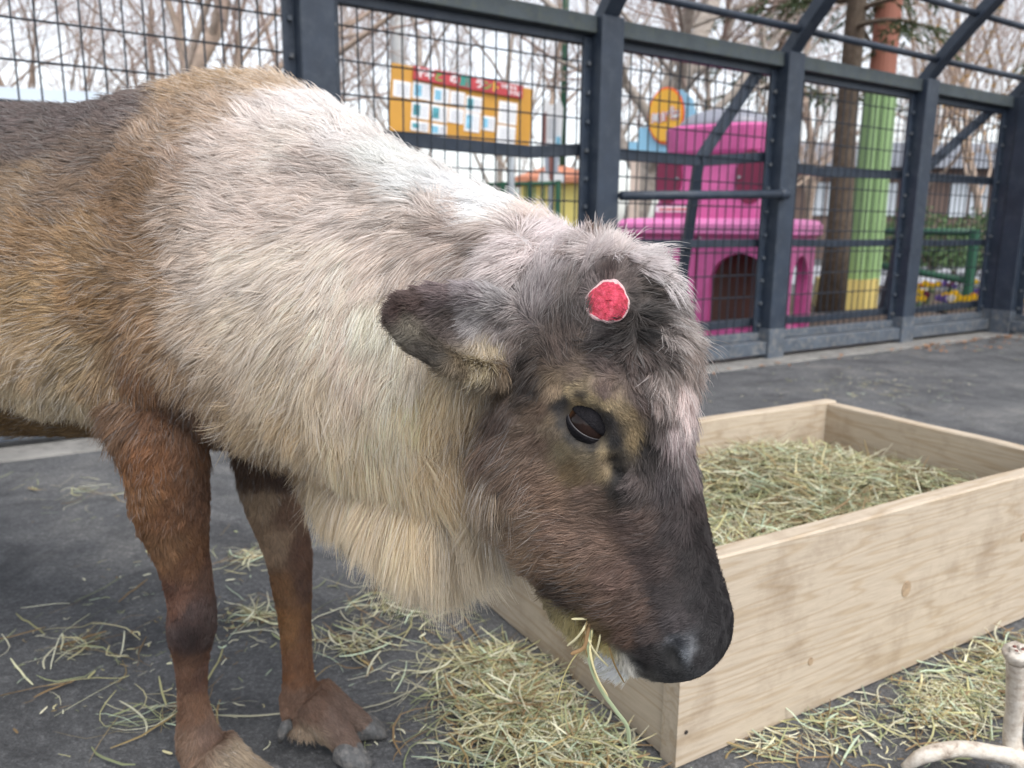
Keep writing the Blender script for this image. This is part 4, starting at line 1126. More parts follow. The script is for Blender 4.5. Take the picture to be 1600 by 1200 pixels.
stroke([(900, 955), (925, 985), (950, 1008), (975, 1026), (1000, 1040)], .011, -.006)   # mouth line
stroke([(1050, 1018), (1056, 1032), (1060, 1010)], .011, -.007)      # nostril
stroke([(1072, 1002), (1078, 1018), (1082, 1034)], .009, .003)
stroke([(300, 975), (295, 960)], .035, .005, lo=False)
stroke([(270, 300), (210, 380)], .16, .012, lo=False)                # shoulder blade
stroke([(150, 520)], .10, -.010, lo=False)
stroke([(640, 345), (672, 358), (705, 366), (740, 378), (600, 325), (560, 300), (530, 282), (500, 262)], .026, -.003, lo=False)  # crease of the bent neck
tree = bvh_now(); BN = normals_now()

# ------------------------------------------------------------------ groom guides: u v  r g b  length(mm)  combed towards (du dv)  lift
G = '''
50 178 104 92 88 26 -9 -3 .35
130 180 108 96 92 26 -9 -3 .35
200 175 120 106 100 28 -9 -3 .4
60 230 112 98 90 30 -9 -3 .3
150 235 126 108 94 30 -9 -3 .3
40 290 150 128 102 32 -9 -3 .3
110 300 142 120 98 32 -9 -3 .3
190 270 140 114 88 22 -8 -3 .5
230 290 134 108 80 20 -7 -4 .6
210 340 142 114 84 22 -8 -3 .5
60 380 156 128 94 34 -9 -3 .3
140 390 160 132 96 32 -9 -3 .3
60 470 170 144 106 36 -9 1 .3
150 470 164 134 96 34 -9 1 .3
40 550 186 164 130 42 -8 5 .3
130 560 182 160 126 42 -8 5 .3
50 615 204 188 158 38 -5 8 .3
120 618 198 182 152 38 -5 8 .3
170 600 186 160 126 40 -5 8 .3
50 662 116 88 46 20 -6 6 .2
130 668 118 90 48 20 -6 6 .2
250 200 168 146 124 26 -7 -6 .5
300 140 184 160 132 30 -8 -5 .6
370 124 190 166 136 30 -9 -3 .6
430 134 196 176 152 34 -9 -4 .6
300 190 176 152 128 30 -8 -5 .5
350 175 190 170 150 34 -8 -5 .5
420 180 214 206 202 42 -8 -5 .4
480 170 224 218 216 46 -7 -7 .4
290 260 176 154 136 30 -9 -4 .4
340 240 198 186 178 38 -9 -4 .35
400 250 206 194 186 42 -9 -4 .35
460 240 214 206 200 46 -9 -4 .35
500 262 206 194 187 46 -8 -4 .3
540 230 228 222 220 55 -5 -8 .4
600 262 234 228 226 55 -6 -8 .4
660 300 236 230 228 52 -7 -7 .4
720 310 240 235 232 48 -7 -6 .4
790 335 226 218 214 44 -7 -4 .45
850 350 196 184 178 38 -6 -5 .5
290 330 184 166 150 34 -9 -2 .35
350 320 204 192 184 40 -9 -3 .3
420 330 206 194 186 44 -9 -3 .3
490 320 208 196 188 48 -9 -3 .3
550 325 218 208 202 50 -9 -2 .3
610 340 206 194 186 48 -9 1 .3
640 350 196 182 172 40 -8 3 .2
660 358 190 176 166 36 -8 3 .2
625 365 206 194 186 44 -9 3 .3
668 340 214 204 198 46 -6 -7 .4
700 368 184 168 158 36 -8 4 .25
705 392 190 174 164 42 -7 6 .3
722 352 206 194 188 44 -6 -6 .4
520 276 206 194 187 40 -8 -4 .2
550 296 208 196 188 40 -8 -3 .2
592 322 208 196 188 40 -8 -1 .2
750 382 156 140 130 34 -7 5 .3
230 400 156 128 96 28 -9 0 .4
260 450 170 144 114 34 -9 1 .35
310 420 200 186 174 42 -9 0 .3
380 420 214 204 194 46 -9 1 .3
460 410 216 206 196 48 -9 3 .3
540 400 216 206 196 50 -8 5 .3
610 400 212 200 190 48 -6 7 .3
670 410 202 188 178 44 -5 8 .3
740 420 180 166 158 38 -5 6 .4
800 400 178 168 166 34 -5 3 .5
230 520 176 146 112 38 -8 4 .3
310 500 206 190 172 46 -9 3 .3
390 510 218 206 190 50 -8 4 .3
470 500 222 210 194 52 -7 6 .3
550 490 224 210 197 52 -5 8 .25
600 480 222 206 193 52 -4 9 .25
570 560 224 209 193 52 -4 9 .25
630 560 217 201 186 50 -3 9 .25
660 620 222 206 176 50 -3 9 .25
600 640 226 212 188 54 -4 9 .25
520 580 220 206 184 54 -6 8 .3
440 580 216 202 180 52 -7 6 .3
360 570 206 190 170 48 -8 5 .3
290 570 186 160 130 42 -7 6 .3
220 590 150 112 78 38 -4 9 .3
250 630 112 76 48 30 -3 9 .3
180 640 120 90 64 40 -5 8 .3
300 640 120 92 72 34 -5 8 .3
350 620 190 168 140 46 -7 7 .3
340 680 110 82 62 30 -4 9 .3
400 660 200 180 148 56 -7 6 .35
440 700 150 124 96 40 -4 8 .3
470 660 212 194 164 60 -5 8 .35
540 680 220 204 176 70 -4 9 .3
520 730 214 198 168 58 -3 10 .2
600 720 222 206 180 70 -2 10 .2
560 770 220 204 176 50 -1 10 .2
610 800 222 206 178 62 -1 10 .2
650 700 220 202 170 80 -2 10 .25
660 760 218 202 172 76 0 10 .2
680 830 216 202 178 74 1 10 .15
700 850 212 200 178 66 1 10 .12
700 690 208 188 154 64 -2 10 .25
720 760 206 192 168 72 0 10 .2
730 810 200 188 170 56 0 10 .15
770 770 184 166 142 34 -2 10 .2
720 640 200 180 146 44 -3 9 .3
690 650 212 194 160 46 -3 9 .3
690 600 212 196 164 40 -3 9 .3
912 470 120 108 106 12 -8 0 .3
950 505 74 64 62 10 -2 8 .25
990 470 84 74 70 10 9 2 .3
950 428 92 70 66 10 1 -8 .3
975 442 110 96 92 10 7 -6 .3
922 445 120 108 106 12 -6 -6 .3
985 500 72 62 58 20 -9 -1 .5
740 660 168 146 118 36 -4 8 .3
760 700 136 112 94 30 -6 7 .35
850 370 188 178 178 30 5 -5 .6
900 365 184 174 174 28 6 -4 .6
935 352 120 96 82 26 -3 -9 .9
960 362 176 166 164 28 7 -4 .7
1005 400 186 178 178 28 8 -2 .65
860 420 174 164 164 28 5 -6 .5
910 420 166 155 154 26 6 -5 .5
970 415 150 136 132 24 6 -4 .5
1030 420 180 172 172 26 8 0 .6
1060 460 168 158 156 26 8 3 .55
1085 510 152 142 138 26 6 7 .5
840 470 150 140 140 26 3 -6 .5
880 470 128 116 112 24 3 -6 .45
900 505 100 88 84 22 2 -7 .4
880 550 104 88 80 16 0 -8 .35
1000 455 104 92 86 22 5 2 .55
1000 500 76 66 62 24 5 4 .5
960 530 64 56 56 26 -6 3 .5
1030 540 96 86 82 26 6 5 .5
1060 555 132 120 114 26 4 8 .5
1090 570 148 138 134 26 2 9 .5
1000 575 104 92 88 20 3 6 .4
950 570 104 90 86 12 -5 -2 .35
1030 610 136 124 120 24 -2 9 .4
1065 620 172 160 158 28 0 10 .4
1085 660 152 140 140 26 0 10 .4
1045 680 112 100 100 22 0 10 .35
1030 650 100 88 84 18 0 10 .35
1000 620 108 94 90 10 4 5 .3
900 590 122 106 94 7 -7 -3 .3
870 610 140 122 100 7 -5 5 .3
940 610 116 98 92 8 3 4 .3
905 605 140 126 102 5 -6 -2 .3
944 632 156 140 110 5 4 3 .3
972 648 134 118 90 6 5 3 .3
988 684 134 118 90 6 4 6 .3
880 628 40 37 41 3 -5 3 .3
870 640 44 40 44 3 -6 3 .3
876 660 50 46 46 3 -6 4 .3
893 683 56 52 50 3 -5 5 .3
925 696 52 48 48 3 -2 6 .3
948 652 42 38 40 3 5 3 .3
935 643 60 52 48 3 4 2 .3
861 655 132 116 96 6 -7 3 .3
908 619 60 52 50 3 -5 -2 .3
893 612 160 144 114 4 -5 -2 .3
926 624 162 146 114 4 -5 -2 .3
904 631 140 122 90 3 -5 -2 .3
955 660 50 44 46 3 4 6 .3
960 690 40 36 40 3 2 8 .3
1012 690 50 42 40 10 1 9 .3
1010 720 64 54 52 14 1 9 .3
864 676 126 112 94 6 -6 5 .3
880 700 130 118 94 6 -5 5 .3
920 714 122 110 88 6 -5 4 .3
945 722 124 108 84 6 -6 5 .3
953 702 36 33 36 3 2 8 .25
958 716 36 33 36 3 2 8 .25
963 732 38 35 37 3 2 8 .25
967 748 44 40 41 4 1 9 .25
945 706 150 134 104 4 -5 5 .3
948 735 140 124 96 5 -6 5 .3
968 760 66 58 54 8 -4 7 .3
900 735 122 104 76 10 -7 4 .3
850 640 108 88 72 12 -5 6 .3
845 690 112 92 78 14 -6 6 .3
830 600 74 58 50 18 -5 6 .35
800 580 70 54 47 20 -4 7 .35
820 560 66 54 48 22 -4 5 .4
790 640 92 72 62 20 -5 7 .35
780 690 112 90 76 24 -6 7 .35
800 730 128 106 90 24 -7 5 .35
840 740 128 106 90 18 -8 4 .3
870 770 136 112 94 16 -9 2 .3
780 780 158 138 118 30 -7 6 .35
770 740 172 152 128 36 -6 7 .35
830 810 148 124 104 20 -9 3 .3
820 850 150 126 104 22 -8 5 .35
880 830 138 114 98 16 -9 2 .3
930 770 124 102 88 14 -9 2 .3
990 750 98 86 84 16 -5 6 .3
1040 740 80 70 72 18 -1 9 .3
1075 720 116 104 104 20 1 9 .35
1085 770 74 62 60 14 0 9 .3
1100 830 54 44 44 10 -4 6 .3
1060 820 74 62 62 12 -6 5 .3
1000 820 112 92 84 14 -8 3 .3
940 850 130 107 93 15 -9 2 .3
880 880 132 108 88 20 -9 4 .35
910 920 106 84 66 22 -9 4 .4
890 925 86 68 54 22 -8 5 .4
970 900 122 99 88 14 -9 3 .3
1030 880 90 74 70 12 -8 3 .3
1080 880 56 46 47 9 -6 4 .3
1115 900 44 36 38 7 -5 4 .3
1040 930 70 60 60 10 -8 3 .3
1000 950 112 91 80 14 -9 3 .35
960 955 118 95 80 18 -9 4 .4
1090 940 48 40 43 7 -6 3 .3
1130 950 42 35 38 6 -4 3 .3
1060 970 84 76 78 10 -8 2 .35
1020 985 90 76 72 12 -8 3 .4
985 990 112 88 74 14 -8 4 .4
940 975 110 90 60 16 -8 5 .4
930 990 160 148 100 14 -7 6 .4
945 1010 180 170 126 14 -6 7 .4
965 1030 206 206 200 14 -5 7 .4
985 1040 176 174 168 12 -4 7 .4
1110 1000 40 34 38 4 -5 2 .3
1130 1000 38 33 37 4 -4 2 .3
1090 1030 40 34 38 3 -5 2 .3
1062 1000 96 98 104 5 -6 3 .3
1070 1022 128 132 138 3 -4 5 .3
1045 1030 30 27 29 3 -6 2 .3
1053 1020 20 18 19 2 -6 2 .3
1057 1034 20 18 19 2 -6 2 .3
1015 1020 56 48 48 6 -7 3 .3
1000 1035 42 36 36 6 -7 3 .3
690 455 128 112 112 18 -9 0 .4
650 465 98 80 76 16 -9 1 .4
615 480 80 62 58 14 -8 2 .4
740 455 156 146 148 20 -9 -1 .4
780 460 172 166 168 24 -9 -1 .4
745 490 166 160 162 24 -8 3 .45
790 500 150 140 138 26 -7 4 .45
770 540 168 154 132 28 -6 7 .45
810 540 128 112 104 26 -4 8 .45
750 570 162 148 122 28 -5 8 .45
790 580 132 112 90 26 -4 9 .45
700 500 110 98 94 16 -9 3 .4
640 510 128 120 108 14 -7 5 .4
680 545 92 84 76 12 -7 5 .35
720 580 130 114 92 18 -5 8 .4
240 720 140 94 58 22 -1 10 .3
290 720 116 78 50 20 0 10 .3
220 770 138 96 60 18 0 10 .3
270 790 124 84 54 15 0 10 .25
310 780 104 70 48 14 0 10 .25
260 860 134 98 68 12 1 10 .25
300 870 112 76 50 11 1 10 .2
325 880 92 62 46 10 1 10 .2
275 940 104 70 54 10 0 10 .2
300 960 66 46 42 8 0 10 .2
300 990 56 40 38 8 0 10 .2
325 985 64 46 42 8 0 10 .2
290 1050 112 80 62 8 0 10 .2
315 1050 92 62 48 8 0 10 .2
300 1110 118 86 66 9 0 10 .2
330 1150 114 88 74 12 2 9 .25
365 1175 158 140 120 16 3 9 .3
290 1170 122 96 78 12 -1 10 .25
395 735 90 64 46 22 -1 10 .3
440 735 78 54 40 22 0 10 .3
410 780 164 140 116 14 0 10 .25
450 790 124 94 74 13 0 10 .25
430 850 158 132 108 11 1 10 .2
470 860 106 74 56 10 1 10 .2
440 920 132 94 60 9 0 10 .2
475 910 98 68 52 9 0 10 .2
450 980 140 98 58 8 0 10 .2
480 980 108 72 46 8 0 10 .2
465 1050 116 76 46 8 0 10 .2
455 1100 124 94 76 10 0 10 .25
490 1100 112 84 68 9 2 9 .25
530 1120 128 104 90 10 6 7 .25
560 1150 132 110 96 10 6 7 .25
480 1150 150 130 110 16 0 10 .3
'''
gu = []
for ln in G.strip().splitlines():
    q = [float(x) for x in ln.split()]
    h = hit(q[0], q[1])
    for k in range(240):            # just outside the bare outline: take the closest point of it
        if h is not None: break
        h = hit(q[0] + (2 + k * .2) * math.cos(k * 2.4), q[1] + (2 + k * .2) * math.sin(k * 2.4))
    if h is None: continue
    c, n = h
    if n.dot(CAM - c) < 0: n = -n
    e = PPL(q[0] + q[6] * .5, q[1] + q[7] * .5, c, C_F)
    d = e - c; d = d - n * d.dot(n)
    if np.linalg.norm(d) < 1e-6: d = np.array((0, 0, -1.0))
    cc = lin(q[2:5])
    if q[0] > 830 and q[1] > 520: cc = cc * (1.28, 1.26, 1.23)          # face
    elif q[0] > 780 or (590 < q[0] < 840 and 440 < q[1] < 600): cc = cc * (1.16, 1.18, 1.17)   # crown, ears
    elif q[1] > 690 and q[0] < 500: cc = cc * (1.06, 1.10, 1.10)        # legs
    elif q[0] < 290 and q[1] < 560: cc = cc * (1.16, 1.16, 1.18)        # flank
    lm = float(cc.mean())
    if q[0] > 780: cc = cc * np.clip((lm / .20) ** .45, .42, 1.14)
    elif lm > .42 and q[0] < 800: cc = np.minimum(cc * (1.04, 1.03, 1.01), .80) * (.90 if q[1] < 345 and q[0] > 500 else 1.0)          # cream neck
    ds = .03 if q[0] > 780 else (.0 if q[1] > 690 and q[0] < 500 else (.13 if lm > .42 else .06))
    cc = cc * (1 - ds) + cc.mean() * ds
    hs = .80 if (q[0] > 830 and q[1] > 345) else 1.0
    if 590 < q[0] < 830 and 440 < q[1] < 596 and q[5] < 30: hs = .62         # ear
    elif q[1] > 700 and q[0] < 600 and q[5] < 30: hs = .85                  # legs
    elif q[0] < 760 and q[1] < 690: hs = .74                               # body, neck
    gu.append((c, cc, q[5] / 1000 * hs, unit(d), q[8]))
    if q[0] > 830 and q[0] < 1150 and q[1] > 340 or (600 < q[0] < 840 and 440 < q[1] < 596):   # head: same coat on the far side
        gu.append((mirror_head(c), cc, q[5] / 1000 * hs, mirror_head(HMID + unit(d)) - HMID, q[8]))
for bx in hind:                                         # hind legs share the foreleg's brown
    for p1, p2, td, s in bx:
        for z, cc, L in ((.5, (130, 100, 70), 22), (.3, (100, 70, 50), 10), (.12, (110, 84, 66), 9)):
            gu.append((np.array((p1[0], p1[1], z)), lin(cc), L / 1000, np.array((0, 0, -1.0)), .2))
gu.append((np.array((-1.6, 1.62, .85)), lin((225, 215, 205)), .08, np.array((-.3, .1, -.9)), .3))
gu.append((np.array((-1.4, 1.35, .9)), lin((130, 112, 98)), .03, np.array((-.9, .3, -.2)), .3))
gu.append((np.array((-1.3, 1.3, .62)), lin((190, 172, 146)), .04, np.array((-.8, .3, -.5)), .3))
gP = np.array([g[0] for g in gu]); gC = np.array([g[1] for g in gu]); gL = np.array([g[2] for g in gu])
gD = np.array([g[3] for g in gu]); gF = np.array([g[4] for g in gu])
def interp(P, chunk=20000):
    Co = np.empty((len(P), 3)); L = np.empty(len(P)); D = np.empty((len(P), 3)); Fl = np.empty(len(P))
    for a in range(0, len(P), chunk):
        p = P[a:a + chunk]
        d2 = (p ** 2).sum(1)[:, None] + (gP ** 2).sum(1)[None] - 2 * p @ gP.T
        w = 1.0 / (np.maximum(d2, 0) + .005 ** 2) ** 2.6
        w /= w.sum(1, keepdims=True)
        Co[a:a + chunk] = w @ gC; L[a:a + chunk] = w @ gL; D[a:a + chunk] = w @ gD; Fl[a:a + chunk] = w @ gF
    return Co, L, D, Fl

# bare patches: eye opening, wound, muzzle tip, nostril
EYE, EYE_N = hit(914, 661)
if EYE_N.dot(CAM - EYE) < 0: EYE_N = -EYE_N
EYE_N = unit(EYE_N * .6 + HLAT * .4)
EYE_X = PPL(924, 669, EYE, C_F) - EYE; EYE_X = unit(EYE_X - EYE_N * EYE_X.dot(EYE_N)); EYE_Y = np.cross(EYE_N, EYE_X)
if EYE_Y[2] < 0: EYE_Y = -EYE_Y
WOUND, WOUND_N = hit(951, 470)
if WOUND_N.dot(CAM - WOUND) < 0: WOUND_N = -WOUND_N
R_W = .0210
FOREHEAD = hit(1010, 500)[0]

# sink the body surface behind the eyeball and its lids
for mir in (False, True):
    e_, x_, y_, n_ = EYE, EYE_X, EYE_Y, EYE_N
    if mir: e_ = mirror_head(EYE); x_, y_, n_ = (mirror_head(HMID + q) - HMID for q in (EYE_X, EYE_Y, EYE_N))
    d = BV - e_; q = ((d @ x_) / .028) ** 2 + ((d @ y_) / .0185) ** 2; k = (q < 1) & (np.abs(d @ n_) < .03)
    BV[k] -= np.outer(.009 * (1 - q[k]) ** 1.2, n_)
tree = bvh_now(); BN = normals_now()
# skin colour on the body mesh
vc, vl, vd_, vf_ = interp(BV)
vc = vc * 0.55
ca = body_me.color_attributes.new('col', 'FLOAT_COLOR', 'POINT')
ca.data.foreach_set('color', np.concatenate([vc, np.ones((nv, 1))], 1).ravel())
body_me.polygons.foreach_set('use_smooth', [True] * len(body_me.polygons))

REINDEER = empty('reindeer', (-.45, 1.1, 0))
tag(REINDEER, 'shaggy cream and brown reindeer with a raw red antler scar, lowering its head to eat', 'reindeer')
def child(o, p=REINDEER):
    o.parent = p; o.matrix_parent_inverse = Matrix.Translation(-Vector(REINDEER.location)) if p is REINDEER else Matrix()
    return o
def rlink(name, me, mat=None, par=None):
    o = link(name, me, mat); o.parent = REINDEER if par is None else par
    if par is None: o.location = -Vector(REINDEER.location)
    return o
m_skin = attr_mat('reindeer_skin', .75)
body = rlink('body', body_me, m_skin)

# ------------------------------------------------------------------ hairs
def vnoise(P, s, seed):         # cheap smooth noise: sum of random waves
    r = np.random.RandomState(seed); o = np.zeros(len(P))
    for k in range(7):
        d = r.randn(3) * s; o += np.sin(P @ d + r.rand() * 6.28)
    return o / 7 ** .5
def sample_roots(n):
    me = body_me; me.calc_loop_triangles()
    T = np.empty(len(me.loop_triangles) * 3, int); me.loop_triangles.foreach_get('vertices', T); T = T.reshape(-1, 3)
    a, b, c = BV[T[:, 0]], BV[T[:, 1]], BV[T[:, 2]]
    nr = np.cross(b - a, c - a); A = np.linalg.norm(nr, axis=1) / 2; nr = nr / (2 * A[:, None] + 1e-15)
    ce = (a + b + c) / 3; rel = ce - CAM
    z = rel @ C_F; u = 800 + FPX * (rel @ C_R) / z; v = 600 - FPX * (rel @ C_U) / z
    dist = np.linalg.norm(rel, axis=1); fac = -(nr * rel).sum(1) / dist
    mane = (u > 440) & (u < 830) & (v > 680) & (dist < 1.3)
    w = np.where((fac > -.25) | mane, 1.0, .16) * np.where(mane, 1.7, 1.0) * np.where((u > -90) & (v < 1290), 1.0, .12)
    w = w * np.clip(.85 / dist, .35, 1.6) ** 1.5
    w = A * w; cdf = np.cumsum(w); cdf /= cdf[-1]
    t = np.searchsorted(cdf, RS.rand(n)); t = np.minimum(t, len(T) - 1)
    r1 = np.sqrt(RS.rand(n)); r2 = RS.rand(n)
    p = (1 - r1)[:, None] * a[t] + (r1 * (1 - r2))[:, None] * b[t] + (r1 * r2)[:, None] * c[t]
    vn = BN[T[t]]; nn = (1 - r1)[:, None] * vn[:, 0] + (r1 * (1 - r2))[:, None] * vn[:, 1] + (r1 * r2)[:, None] * vn[:, 2]
    nn /= np.linalg.norm(nn, axis=1)[:, None] + 1e-9
    return p, nn, dist[t]
def grow(n, seed_clump, kind):
    P, Nn, dist = sample_roots(n)
    keep = np.ones(len(P), bool)
    keep &= ((P - WOUND) ** 2).sum(1) > (R_W * (.86 + .07 * vnoise(P, 300, 21))) ** 2
    e = P - EYE
    ex_, ey_ = e @ EYE_X, e @ EYE_Y
    keep &= ~(((ex_ / .0218) ** 2 + ((ey_ - .0) / .0100) ** 2 < 1) & (np.abs(e @ EYE_N) < .03))
    P, Nn, dist = P[keep], Nn[keep], dist[keep]
    Co, L, D, Fl = interp(P)
    D = D - Nn * (D * Nn).sum(1)[:, None]
    D /= np.linalg.norm(D, axis=1)[:, None] + 1e-9
    S = np.cross(Nn, D)
    # hair stands away from the eye and the wound so that both stay open
    n_ = len(P)
    turb = vnoise(P, 38, 1) * .28 + vnoise(P, 95, 2) * .22 + vnoise(P, 210, 4) * .14
    longish = np.clip((L - .02) / .03, 0, 1)
    # locks: hairs that share the nearest lock centre lean together
    from mathutils.kdtree import KDTree
    K = n_ // seed_clump
    ci = RS.choice(n_, K, replace=False)
    kd = KDTree(K)
    Pc = P[ci]
    for i in range(K): kd.insert(Pc[i], i)
    kd.balance()
    own = np.fromiter((kd.find(p)[1] for p in P), int, n_)
    lk_ang = RS.randn(K) * .22; lk_len = 1 + RS.randn(K) * .14; lk_lift = RS.randn(K) * .12; lk_col = RS.randn(K)
    fh = np.exp(-((P - FOREHEAD) ** 2).sum(1) / .062 ** 2)              # tousled forelock
    lk_ang = lk_ang * (1 + 2.2 * fh[ci]); lk_lift = lk_lift * (1 + 2.0 * fh[ci]); lk_len = 1 + (lk_len - 1) * (1 + 1.6 * fh[ci]); lk_col = lk_col * (1 + 1.6 * fh[ci])
    ang = turb + lk_ang[own] * (.5 + .5 * longish) + RS.randn(n_) * (.15 if kind == 'under' else .24)
    dirv = D * np.cos(ang)[:, None] + S * np.sin(ang)[:, None]
    lift = np.clip(Fl + lk_lift[own] + RS.randn(n_) * .10, .06, 1.2)
    Lh = L * lk_len[own] * np.clip(1 + RS.randn(n_) * .18, .45, 1.35)
    if kind == 'guard': Lh *= 1.18 - .25 * np.clip((L - .04) / .03, 0, 1); lift *= 1.2
    s = np.array([0, .22, .48, .75, 1.0])
    X = np.empty((n_, 5, 3))
    for j, t in enumerate(s):
        up = lift * t * (1 - .45 * t)
        X[:, j] = P + Lh[:, None] * (dirv * (t * (1 - .15 * lift))[:, None] + Nn * (up)[:, None])
        X[:, j, 2] -= Lh * (.22 * longish) * t * t
        X[:, j] += S * (np.sin(t * 3 + turb * 5) * .06 * t * Lh)[:, None]
    # draw hairs together towards the lock centre at their tips
    cl = np.clip(.20 + .30 * longish, 0, .52) * (1.0 if kind == 'under' else .45)
    ctr = X[ci][own]
    offs = np.linalg.norm(P - Pc[own], axis=1); ok = (offs < .03)
    for j, t in enumerate(s):
        wgt = (cl * t ** 1.3 * ok)[:, None]
        X[:, j] = X[:, j] * (1 - wgt) + ctr[:, j] * wgt
    # colours: lock to lock, hair to hair, and a darker under-coat with pale tips where the coat is grey
    lm_ = Co.mean(1); amp = np.where(lm_ > .4, .62, 1.0)
    val = 1 + (lk_col[own] * .10 + RS.randn(n_) * .14) * amp + vnoise(P, 26, 9) * .05
    lum0 = Co.mean(1); Co = np.clip(Co * (val * (1 + .22 * np.clip((lum0 - .2) / .4, 0, 1)))[:, None], .004, .95)
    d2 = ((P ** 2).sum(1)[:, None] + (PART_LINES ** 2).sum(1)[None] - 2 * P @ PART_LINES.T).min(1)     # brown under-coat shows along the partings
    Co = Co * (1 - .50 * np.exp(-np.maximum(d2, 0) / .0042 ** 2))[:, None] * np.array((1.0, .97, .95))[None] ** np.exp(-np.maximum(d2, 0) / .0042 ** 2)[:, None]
    pale = RS.rand(n_) < (.07 if kind == 'under' else .40)
    lum = Co.mean(1)
    tgt = np.minimum(lum * 1.7 + .10, .85)[:, None] * np.array((1.0, .97, .94))
    greyish = np.clip((Lh - .013) / .010, 0, 1)
    Co = np.where((pale)[:, None], Co + (tgt - Co) * (.48 * greyish)[:, None], Co)
    rad = np.where(kind == 'under', .00027, .00020) * np.clip(dist / .75, .8, 1.9) * np.clip(Lh / .012, .75, 1.15)
    return X, Co, rad
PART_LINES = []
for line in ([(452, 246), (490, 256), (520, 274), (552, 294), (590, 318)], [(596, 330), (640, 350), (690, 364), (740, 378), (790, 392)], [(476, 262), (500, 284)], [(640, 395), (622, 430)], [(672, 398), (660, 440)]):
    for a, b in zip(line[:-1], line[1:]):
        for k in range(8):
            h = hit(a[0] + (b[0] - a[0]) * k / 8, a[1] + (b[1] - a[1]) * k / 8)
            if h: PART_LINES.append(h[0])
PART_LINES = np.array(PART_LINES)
def hair_object(name, sets):
    X = np.concatenate([s[0] for s in sets]); Co = np.concatenate([s[1] for s in sets]); R = np.concatenate([s[2] for s in sets])
    n = len(X)
    cv = bpy.data.hair_curves.new(name)
    cv.add_curves([5] * n)
    cv.attributes['position'].data.foreach_set('vector', X.astype(np.float32).ravel())
    if 'radius' not in cv.attributes: cv.attributes.new('radius', 'FLOAT', 'POINT')
    pr = np.array([1.0, 1.0, .85, .6, .2])
    cv.attributes['radius'].data.foreach_set('value', (R[:, None] * pr[None]).astype(np.float32).ravel())
    at = cv.attributes.new('col', 'FLOAT_COLOR', 'CURVE')
    at.data.foreach_set('color', np.concatenate([Co, np.ones((n, 1))], 1).astype(np.float32).ravel())
    return cv
m_hair = bpy.data.materials.new('reindeer_hair'); m_hair.use_nodes = True
_nt = m_hair.node_tree; _nt.nodes.clear()
_o = N(_nt, 'ShaderNodeOutputMaterial')
_a = N(_nt, 'ShaderNodeAttribute', attribute_name='col')
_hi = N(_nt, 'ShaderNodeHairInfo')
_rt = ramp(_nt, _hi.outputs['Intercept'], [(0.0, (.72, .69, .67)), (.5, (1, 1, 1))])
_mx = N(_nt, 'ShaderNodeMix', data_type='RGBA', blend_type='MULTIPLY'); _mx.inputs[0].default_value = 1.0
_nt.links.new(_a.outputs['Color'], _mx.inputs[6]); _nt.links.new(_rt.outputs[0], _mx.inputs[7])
_df = N(_nt, 'ShaderNodeBsdfDiffuse'); _tr = N(_nt, 'ShaderNodeBsdfTranslucent')
_gl = N(_nt, 'ShaderNodeBsdfHair', component='Reflection'); _gl.inputs['RoughnessU'].default_value = .35; _gl.inputs['RoughnessV'].default_value = .8
_gl.inputs['Color'].default_value = (.5, .5, .5, 1)
_m1 = N(_nt, 'ShaderNodeMixShader'); _m1.inputs[0].default_value = .36
_m2 = N(_nt, 'ShaderNodeMixShader'); _m2.inputs[0].default_value = .09
for q in (_df, _tr): _nt.links.new(_mx.outputs[2], q.inputs['Color'])
_nt.links.new(_df.outputs[0], _m1.inputs[1]); _nt.links.new(_tr.outputs[0], _m1.inputs[2])
_nt.links.new(_m1.outputs[0], _m2.inputs[1]); _nt.links.new(_gl.outputs[0], _m2.inputs[2]); _nt.links.new(_m2.outputs[0], _o.inputs['Surface'])
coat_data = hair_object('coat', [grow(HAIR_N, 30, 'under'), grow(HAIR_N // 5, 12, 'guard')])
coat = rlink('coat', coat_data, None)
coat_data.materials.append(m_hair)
coat['label'] = 'long cream neck mane and short brown face hair of the reindeer'
# ------------------------------------------------------------------ eye, lids, scar, hooves
tree = bvh_now()
def near(p):
    r = tree.find_nearest(Vector(p)); return np.array(r[0]), np.array(r[1])
m_eye, _nt, _b = nmat('reindeer_eye')
_tc = N(_nt, 'ShaderNodeTexCoord')
_sx = N(_nt, 'ShaderNodeSeparateXYZ'); _nt.links.new(_tc.outputs['Object'], _sx.inputs[0])
_cv = N(_nt, 'ShaderNodeMath', operation='MULTIPLY'); _cv.inputs[1].default_value = 45.0
_ad = N(_nt, 'ShaderNodeMath', operation='ADD'); _ad.inputs[1].default_value = 0.62
_nt.links.new(_sx.outputs[0], _cv.inputs[0]); _nt.links.new(_cv.outputs[0], _ad.inputs[0])
_r = ramp(_nt, _ad.outputs[0], [(0.0, (.05, .024, .012)), (.03, (.035, .016, .009)), (.09, (.014, .008, .006)), (.4, (.012, .007, .006)), (.8, (.020, .011, .009))])
_nt.links.new(_r.outputs[0], _b.inputs['Base Color'])
_b.inputs['Roughness'].default_value = .10; _b.inputs['Specular IOR Level'].default_value = .22; _b.inputs['Coat Weight'].default_value = .0; _b.inputs['Coat Roughness'].default_value = .03
m_lid = paint('dark_lid_skin', (.012, .011, .013), .8, .4, 120, bump=.4, bscale=400)
m_lid.node_tree.nodes['Principled BSDF'].inputs['Specular IOR Level'].default_value = .12
